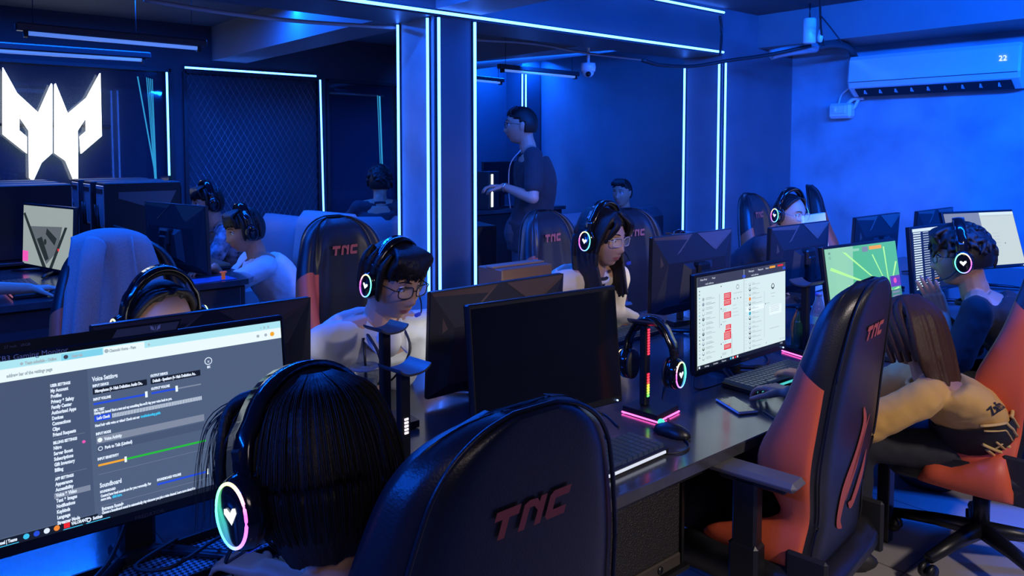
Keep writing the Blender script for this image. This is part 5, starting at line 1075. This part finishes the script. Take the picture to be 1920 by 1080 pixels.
person('man with glasses in a white shirt and black lanyard behind the switched off monitor', h3, D2(-80), (1.47, 2.80, .52), [(1.20, 2.42, .79), (1.78, 2.40, .79)], pitch=.30, taz=D2(-95), skin=SKIN, style='fringe', shirt=(.58, .6, .62), glasses=True, wd=1.12, sc=1.06, extra=lanyard, vox=.0045)
hs(h3, D2(-80), .26, .0, 'headset with a white oval ring on the man in the white shirt', .98, .090)
# 4 girl in beige jacket
h4 = at(1132, 447, 3.45)
def inner(root, k):
    f, r, sp = k['f'], k['r'], k['sp']; R = []
    for i in range(5, 13):
        p = sp[min(i, 12)]; w_ = .085 - .006 * (i - 5); R.append([p + r * x * w_ + f * (.124 - .02 * abs(x) ** 2 - .02 * max(0, i - 10)) for x in np.linspace(-1, 1, 9)])
    b = MB(); b.add([q for w_ in R for q in w_], [[i * 9 + j, i * 9 + j + 1, (i + 1) * 9 + j + 1, (i + 1) * 9 + j] for i in range(7) for j in range(8)], 0, True); o = b.build('black_top', mat('black_jersey', (.012, .012, .014), .8), root); m = o.modifiers.new('t', 'SOLIDIFY'); m.thickness = .012; m.offset = 0
person('girl with clear glasses and long black hair in a beige jacket', h4, D2(-84), (2.62, 2.95, .52), [(2.45, 2.42, .79), (2.86, 2.42, .79)], pitch=.14, taz=D2(-92), skin=SKIN, style='long', shirt=(.66, .57, .45), sleeve='long', glasses=mat('clear_frame', (.5, .42, .42), .2), sc=1.04, extra=inner, vox=.0045)
hs(h4, D2(-84), .12, .0, 'headset with a pink and white oval ring on the girl in the beige jacket', 1.08, .092)
# 5 far girl with round glasses
h5 = at(1482, 402, 4.75); person.round_ = True
person('girl with round glasses at the far end of the desks, low behind a white paper', h5, D2(-100), (4.42, 2.98, .55), [(4.2, 2.5, .79), (4.6, 2.5, .79)], pitch=.15, skin=SKIN, style='pony', shirt=(.02, .02, .03), sleeve='long', glasses=SILVER, sc=1.0)
person.round_ = False
hs(h5, D2(-104), .12, 0, 'headset with a rainbow ring on the far girl with round glasses', 1.05)
# 6 man in black with raised hand
h6 = at(1800, 482, 3.55); w6 = at(1768, 588, 3.45)
person('man in a black shirt with glasses and tousled hair raising a hand to his face', h6, D2(118), (4.12, 1.02, .54), [w6, (4.0, 1.45, .80)], pitch=.12, taz=D2(108), skin=SKIN2, style='fluffy', shirt=(.008, .008, .01), glasses=True, sc=1.12, wd=1.05, hands={-1: hand_d(unit(at(1722, 505, 3.45) - w6), unit(rt * .75 + fw * .65), curl=.06, sc=1.0)}, vox=.0045, poles={-1: V(-.3, -.6, -1)})
hs(h6, D2(112), .10, -.05, 'headset with a rainbow round ring on the man in the black shirt', 1.14, .096)
# 7 person in the yellow jersey, typing
h7 = at(1704, 622, 2.78)
def watch(root, k):
    W = k['wr'][-1]; E = k['elb'][-1]; t = unit(W - E); x, y = frame_of(t); c = W - t * .018; u = V(0, 0, 1); u = unit(u - t * (u @ t))
    b = MB(); b.tube([c + (x * math.cos(a) * .030 + y * math.sin(a) * .027) for a in [2 * PI * i / 24 for i in range(24)]], .007, 8, closed=True, flat=.35, hint=tuple(t)); wo = b.build('watch_strap', mat('brown_strap', (.03, .015, .01), .5), root)
    MB().lathe([(0, -.004), (.017, -.004), (.018, 0), (.017, .004), (0, .004)], 20, M=np.stack([t, np.cross(u, t), u], 1), o=c + u * .031).build('watch_case', SILVER, wo)
    MB().lathe([(0, .0045), (.0145, .0045)], 20, M=np.stack([t, np.cross(u, t), u], 1), o=c + u * .031, cap=True).build('watch_face', mat('watch_dial', (.7, .68, .6), .3), wo)
    # printed name and stripes on the back of the jersey
    f, r, sp = k['f'], k['r'], k['sp']
    def bk(u_, v_, lift=.0): # u across the back, v from hip (0) to shoulders (1)
        i = v_ * 11; i0 = int(min(i, 10)); p = sp[i0] * (1 - (i - i0)) + sp[i0 + 1] * (i - i0); a = -PI / 2 + u_; t_ = unit(sp[min(i0 + 1, 12)] - sp[max(i0 - 1, 0)]); yy = unit(f - t_ * (f @ t_)); return p + r * math.cos(a) * .186 + yy * math.sin(a) * (.140 + lift)
    def on_(ob, p):
        ok, c, nn, _ = ob.closest_point_on_mesh(Vector(p)); return np.array(c) + np.array(nn) * .004
    b = MB(); b.text('Zafra', .075, (0, 0, 0), (1, 0, 0), (0, 1, 0), 0, 'CENTER', bold=.002); q = np.array(b.v); b.v = [list(on_(k['top'], bk(x * 4.2 - .75, .68 + y * 1.9, .03))) for x, y, z in q]; b.build('name_print', mat('black_print', (.015, .012, .01), .7), root)
    y_ = MB()
    for (u0, v0, u1, v1, wd_) in ((-1.1, .62, -.5, .56, .016), (-.5, .56, -.3, .36, .016), (-1.1, .54, -.62, .49, .01), (-.62, .49, -.45, .3, .01), (-.2, .58, .2, .62, .012), (-.2, .58, -.1, .4, .012), (-1.2, .3, -.7, .1, .02), (-.9, .34, -.5, .05, .012), (-1.1, .2, -.9, .05, .02), (-.75, .3, -.95, .2, .012), (-.6, .24, -.4, .02, .02), (.2, .62, .9, .55, .012)):
        P = [bk(u0 - .35 + (u1 - u0) * t_, v0 + (v1 - v0) * t_, .006) for t_ in np.linspace(0, 1, 7)]; y_.tube(P, wd_ * .5, 6, flat=.6)
    y_.build('jersey_stripes', mat('gold_print', (.62, .42, .15), .7), root)
    # dark lower half of the jersey
    R = []
    for i in range(0, 7):
        t_ = unit(sp[i + 1] - sp[max(i - 1, 0)]); yy = unit(f - t_ * (f @ t_)); R.append([sp[i] + r * .182 * math.copysign(abs(math.cos(a)) ** .8, math.cos(a)) + yy * .137 * math.copysign(abs(math.sin(a)) ** .9, math.sin(a)) for a in [2 * PI * j / 28 for j in range(28)]])
    MB().loft(R, cap=False).build('jersey_dark_panel', mat('black_jersey', (.012, .012, .014), .8), root)
w7l = V(2.36, 1.33, .803); w7r = V(2.60, 1.39, .800)
person('person in a yellow and black jersey with long brown hair typing, wearing a watch', h7, D2(82), (3.17, 1.04, .52), [w7l, w7r], pitch=.30, taz=D2(118), skin=SKIN2, hairm=HAIRB, style='longback', shirt=(.62, .36, .10), sc=1.0, hands={-1: hand_d((.12, 1, -.02), curl=.42), 1: hand_d((-.08, 1, -.02), curl=.42)}, vox=.0036, poles={-1: V(.2, .2, -1), 1: V(.5, .3, -1)}, arm=(.30, .27), extra=watch, eyes=False, shcurve=.05)
# 8, 9 boys at the island
h8 = at(458, 433, 4.5)
def polo(root, k):
    Nb, f, r = k['Nb'], k['f'], k['r']; u = V(0, 0, 1); c = MB()
    for s in (-1, 1): c.add([Nb + r * s * .01 + f * .08 - u * .055, Nb + r * s * .066 - f * .02 + u * .012, Nb + r * s * .092 + f * .01 - u * .035, Nb + r * s * .045 + f * .105 - u * .10], [[0, 1, 2, 3] if s > 0 else [3, 2, 1, 0]])
    o = c.build('collar_flap', k['sm'], root); m = o.modifiers.new('t', 'SOLIDIFY'); m.thickness = .006; m.offset = 0
person('boy in a white polo shirt leaning over the island, in profile', h8, D2(178), (1.96, 4.46, .60), [(1.42, 4.52, .965), (1.50, 4.30, .965)], pitch=.22, taz=D2(172), zf=ZR, skin=SKIN2, style='fringe', shirt=(.68, .7, .73), sc=1.03, extra=polo, hands={s: hand_d((-1, .1, -.05), curl=.4) for s in (-1, 1)})
hs(h8, D2(178), .2, 0, 'headset with a pale band on the boy in the white polo', 1.04, mic=False, ring=BLKM)
h9 = at(388, 382, 5.35)
person('boy in a dark patterned shirt behind the boy in the white polo', h9, D2(182), (2.12, 5.45, .62), [(1.6, 5.3, .97), (1.6, 5.6, .97)], pitch=.12, zf=ZR, skin=SKIN, style='fringe', shirt=(.12, .13, .16), shirt_kw=dict(vary=1.6, vscale=22, name='patterned_cloth'), sc=1.0)
hs(h9, D2(182), .12, 0, 'dark headset on the boy in the patterned shirt', 1.04, mic=False, ring=BLKM)
# 10 standing man
h10 = at(976, 236, 5.35); w10 = at(944, 350, 5.25)
def wristband(root, k):
    W = k['wr'][-1]; t = unit(W - k['elb'][-1]); x, y = frame_of(t); MB().tube([W - t * .02 + (x * math.cos(a) + y * math.sin(a)) * .029 for a in [2 * PI * i / 18 for i in range(18)]], .006, 6, closed=True).build('watch_strap', SILVER, root)
    Nb, f, r = k['Nb'], k['f'], k['r']; MB().tube(spline([Nb - r * .05 + f * .06 - V(0, 0, .02), Nb - r * .03 + f * .13 - V(0, 0, .12), Nb - r * .04 + f * .14 - V(0, 0, .3), Nb - r * .05 + f * .13 - V(0, 0, .42)], 5), .004, 6).build('earphone_cord', WHITEP, root)
hx, hy = at(990, 420, 5.4)[:2]
person('standing man in profile with short hair and glasses, hands held forward', h10, D2(142), (hx, hy, 1.06), [w10, w10 + V(.12, .10, -.02)], pitch=.02, taz=D2(146), zf=ZR, skin=SKIN, style='short', shirt=(.02, .022, .03), glasses=True, sc=1.06, wd=1.12, stand=True, hands={s: hand_d((-.8, .6, .05), (0, 0, -1), curl=.5) for s in (-1, 1)}, extra=wristband, trousers=(.06, .065, .08), vox=.005)
# 11 seated man on the sofa
h11 = at(1166, 362, 6.9)
person('man with cropped hair in a dark jacket sitting on the sofa', h11, D2(196), (5.60, 4.70, .60), [(5.2, 4.5, .75), (5.25, 4.85, .75)], pitch=.05, taz=D2(200), zf=ZR, skin=SKIN2, style='short', shirt=(.03, .033, .05), sleeve='long', sc=1.03, wd=1.12)
# 12 person in the low armchair
h12 = at(712, 342, 6.1)
person('person with dark hair sitting low beside the pillar, face turned to the window', h12, D2(60), (3.12, 5.5, .60), [(3.0, 5.9, .8), (3.4, 5.8, .8)], pitch=.05, zf=ZR, skin=SKIN2, style='fluffy', shirt=(.02, .02, .03), eyes=False)
# 13 person past the left edge, hand on the mouse
person('person mostly past the left photo edge, hand resting on a glowing mouse', (-.12, 4.30, 1.32), D2(0), (-.28, 4.35, .60), [(.45, 4.5, .965), (.60, 4.165, .972)], zf=ZR, skin=SKIN, style='short', shirt=(.1, .1, .12), hands={1: hand_d((1, -.1, -.05), curl=.3)}, eyes=False)
# ---------------------------------------------------------------- light
w = bpy.data.worlds.new('world'); S.world = w; w.use_nodes = True
w.node_tree.nodes['Background'].inputs[0].default_value = (.01, .06, .6, 1); w.node_tree.nodes['Background'].inputs[1].default_value = .03
def area(name, loc, aim, size, power, col, spread=PI, sy=None):
    d = bpy.data.lights.new(name, 'AREA'); d.energy = power; d.color = col; d.shape = 'RECTANGLE'; d.size = size; d.size_y = sy or .04; d.spread = spread
    o = bpy.data.objects.new(name, d); COL.objects.link(o); o.location = loc
    o.rotation_euler = Vector(np.array(aim, float) - np.array(loc, float)).to_track_quat('-Z', 'Y').to_euler(); return o
BL = (.002, .11, 1.)
area('led_cove_side', (3.9, .2, 2.72), (6.6, 1.6, 1.6), 3.5, 430, BL)  # added blue fill for the plaster wall, no fixture built
area('led_cove_middle', (1.6, 3.35, 2.74), (1.6, 2.6, 0), 3.8, 120, BL)  # added unseen blue fill over the desks and chair tops
area('led_cove_rear', (1.6, 5.6, 2.72), (1.6, 5.6, 0), 3.0, 170, BL)  # added blue fill over the raised floor
area('led_cove_rear_side', (4.9, 5.6, 2.46), (6.6, 6.0, 1.2), 2.0, 40, BL)  # added blue fill aimed at the rear side wall
area('led_cove_left', (-2.4, 1.9, 2.7), (1.0, 2.0, .8), 3.0, 130, BL)  # unseen blue light added for the blue left edges
area('led_cove_corner', (5.9, 7.0, 2.7), (5.9, 7.42, 1.3), 1.2, 75, BL)  # added blue fill to brighten the back wall corner
area('ceiling_panel_behind', (-.5, -1.3, 2.6), (1.2, 1.6, .9), .9, 9, (1., .82, .76), sy=.6)  # added weak warm fill from behind the camera, no panel built
def spot(name, loc, aim, power, col, ang, blend=.6, r=.12):
    d = bpy.data.lights.new(name, 'SPOT'); d.energy = power; d.color = col; d.spot_size = math.radians(ang); d.spot_blend = blend; d.shadow_soft_size = r
    o = bpy.data.objects.new(name, d); COL.objects.link(o); o.location = loc
    o.rotation_euler = Vector(np.array(aim, float) - np.array(loc, float)).to_track_quat('-Z', 'Y').to_euler(); return o
spot('downlight', (1.9, -1.5, 2.6), (2.5, .9, .7), 220, (1., .86, .78), 62)  # added warm fill, cone kept narrow to spare the plaster wall
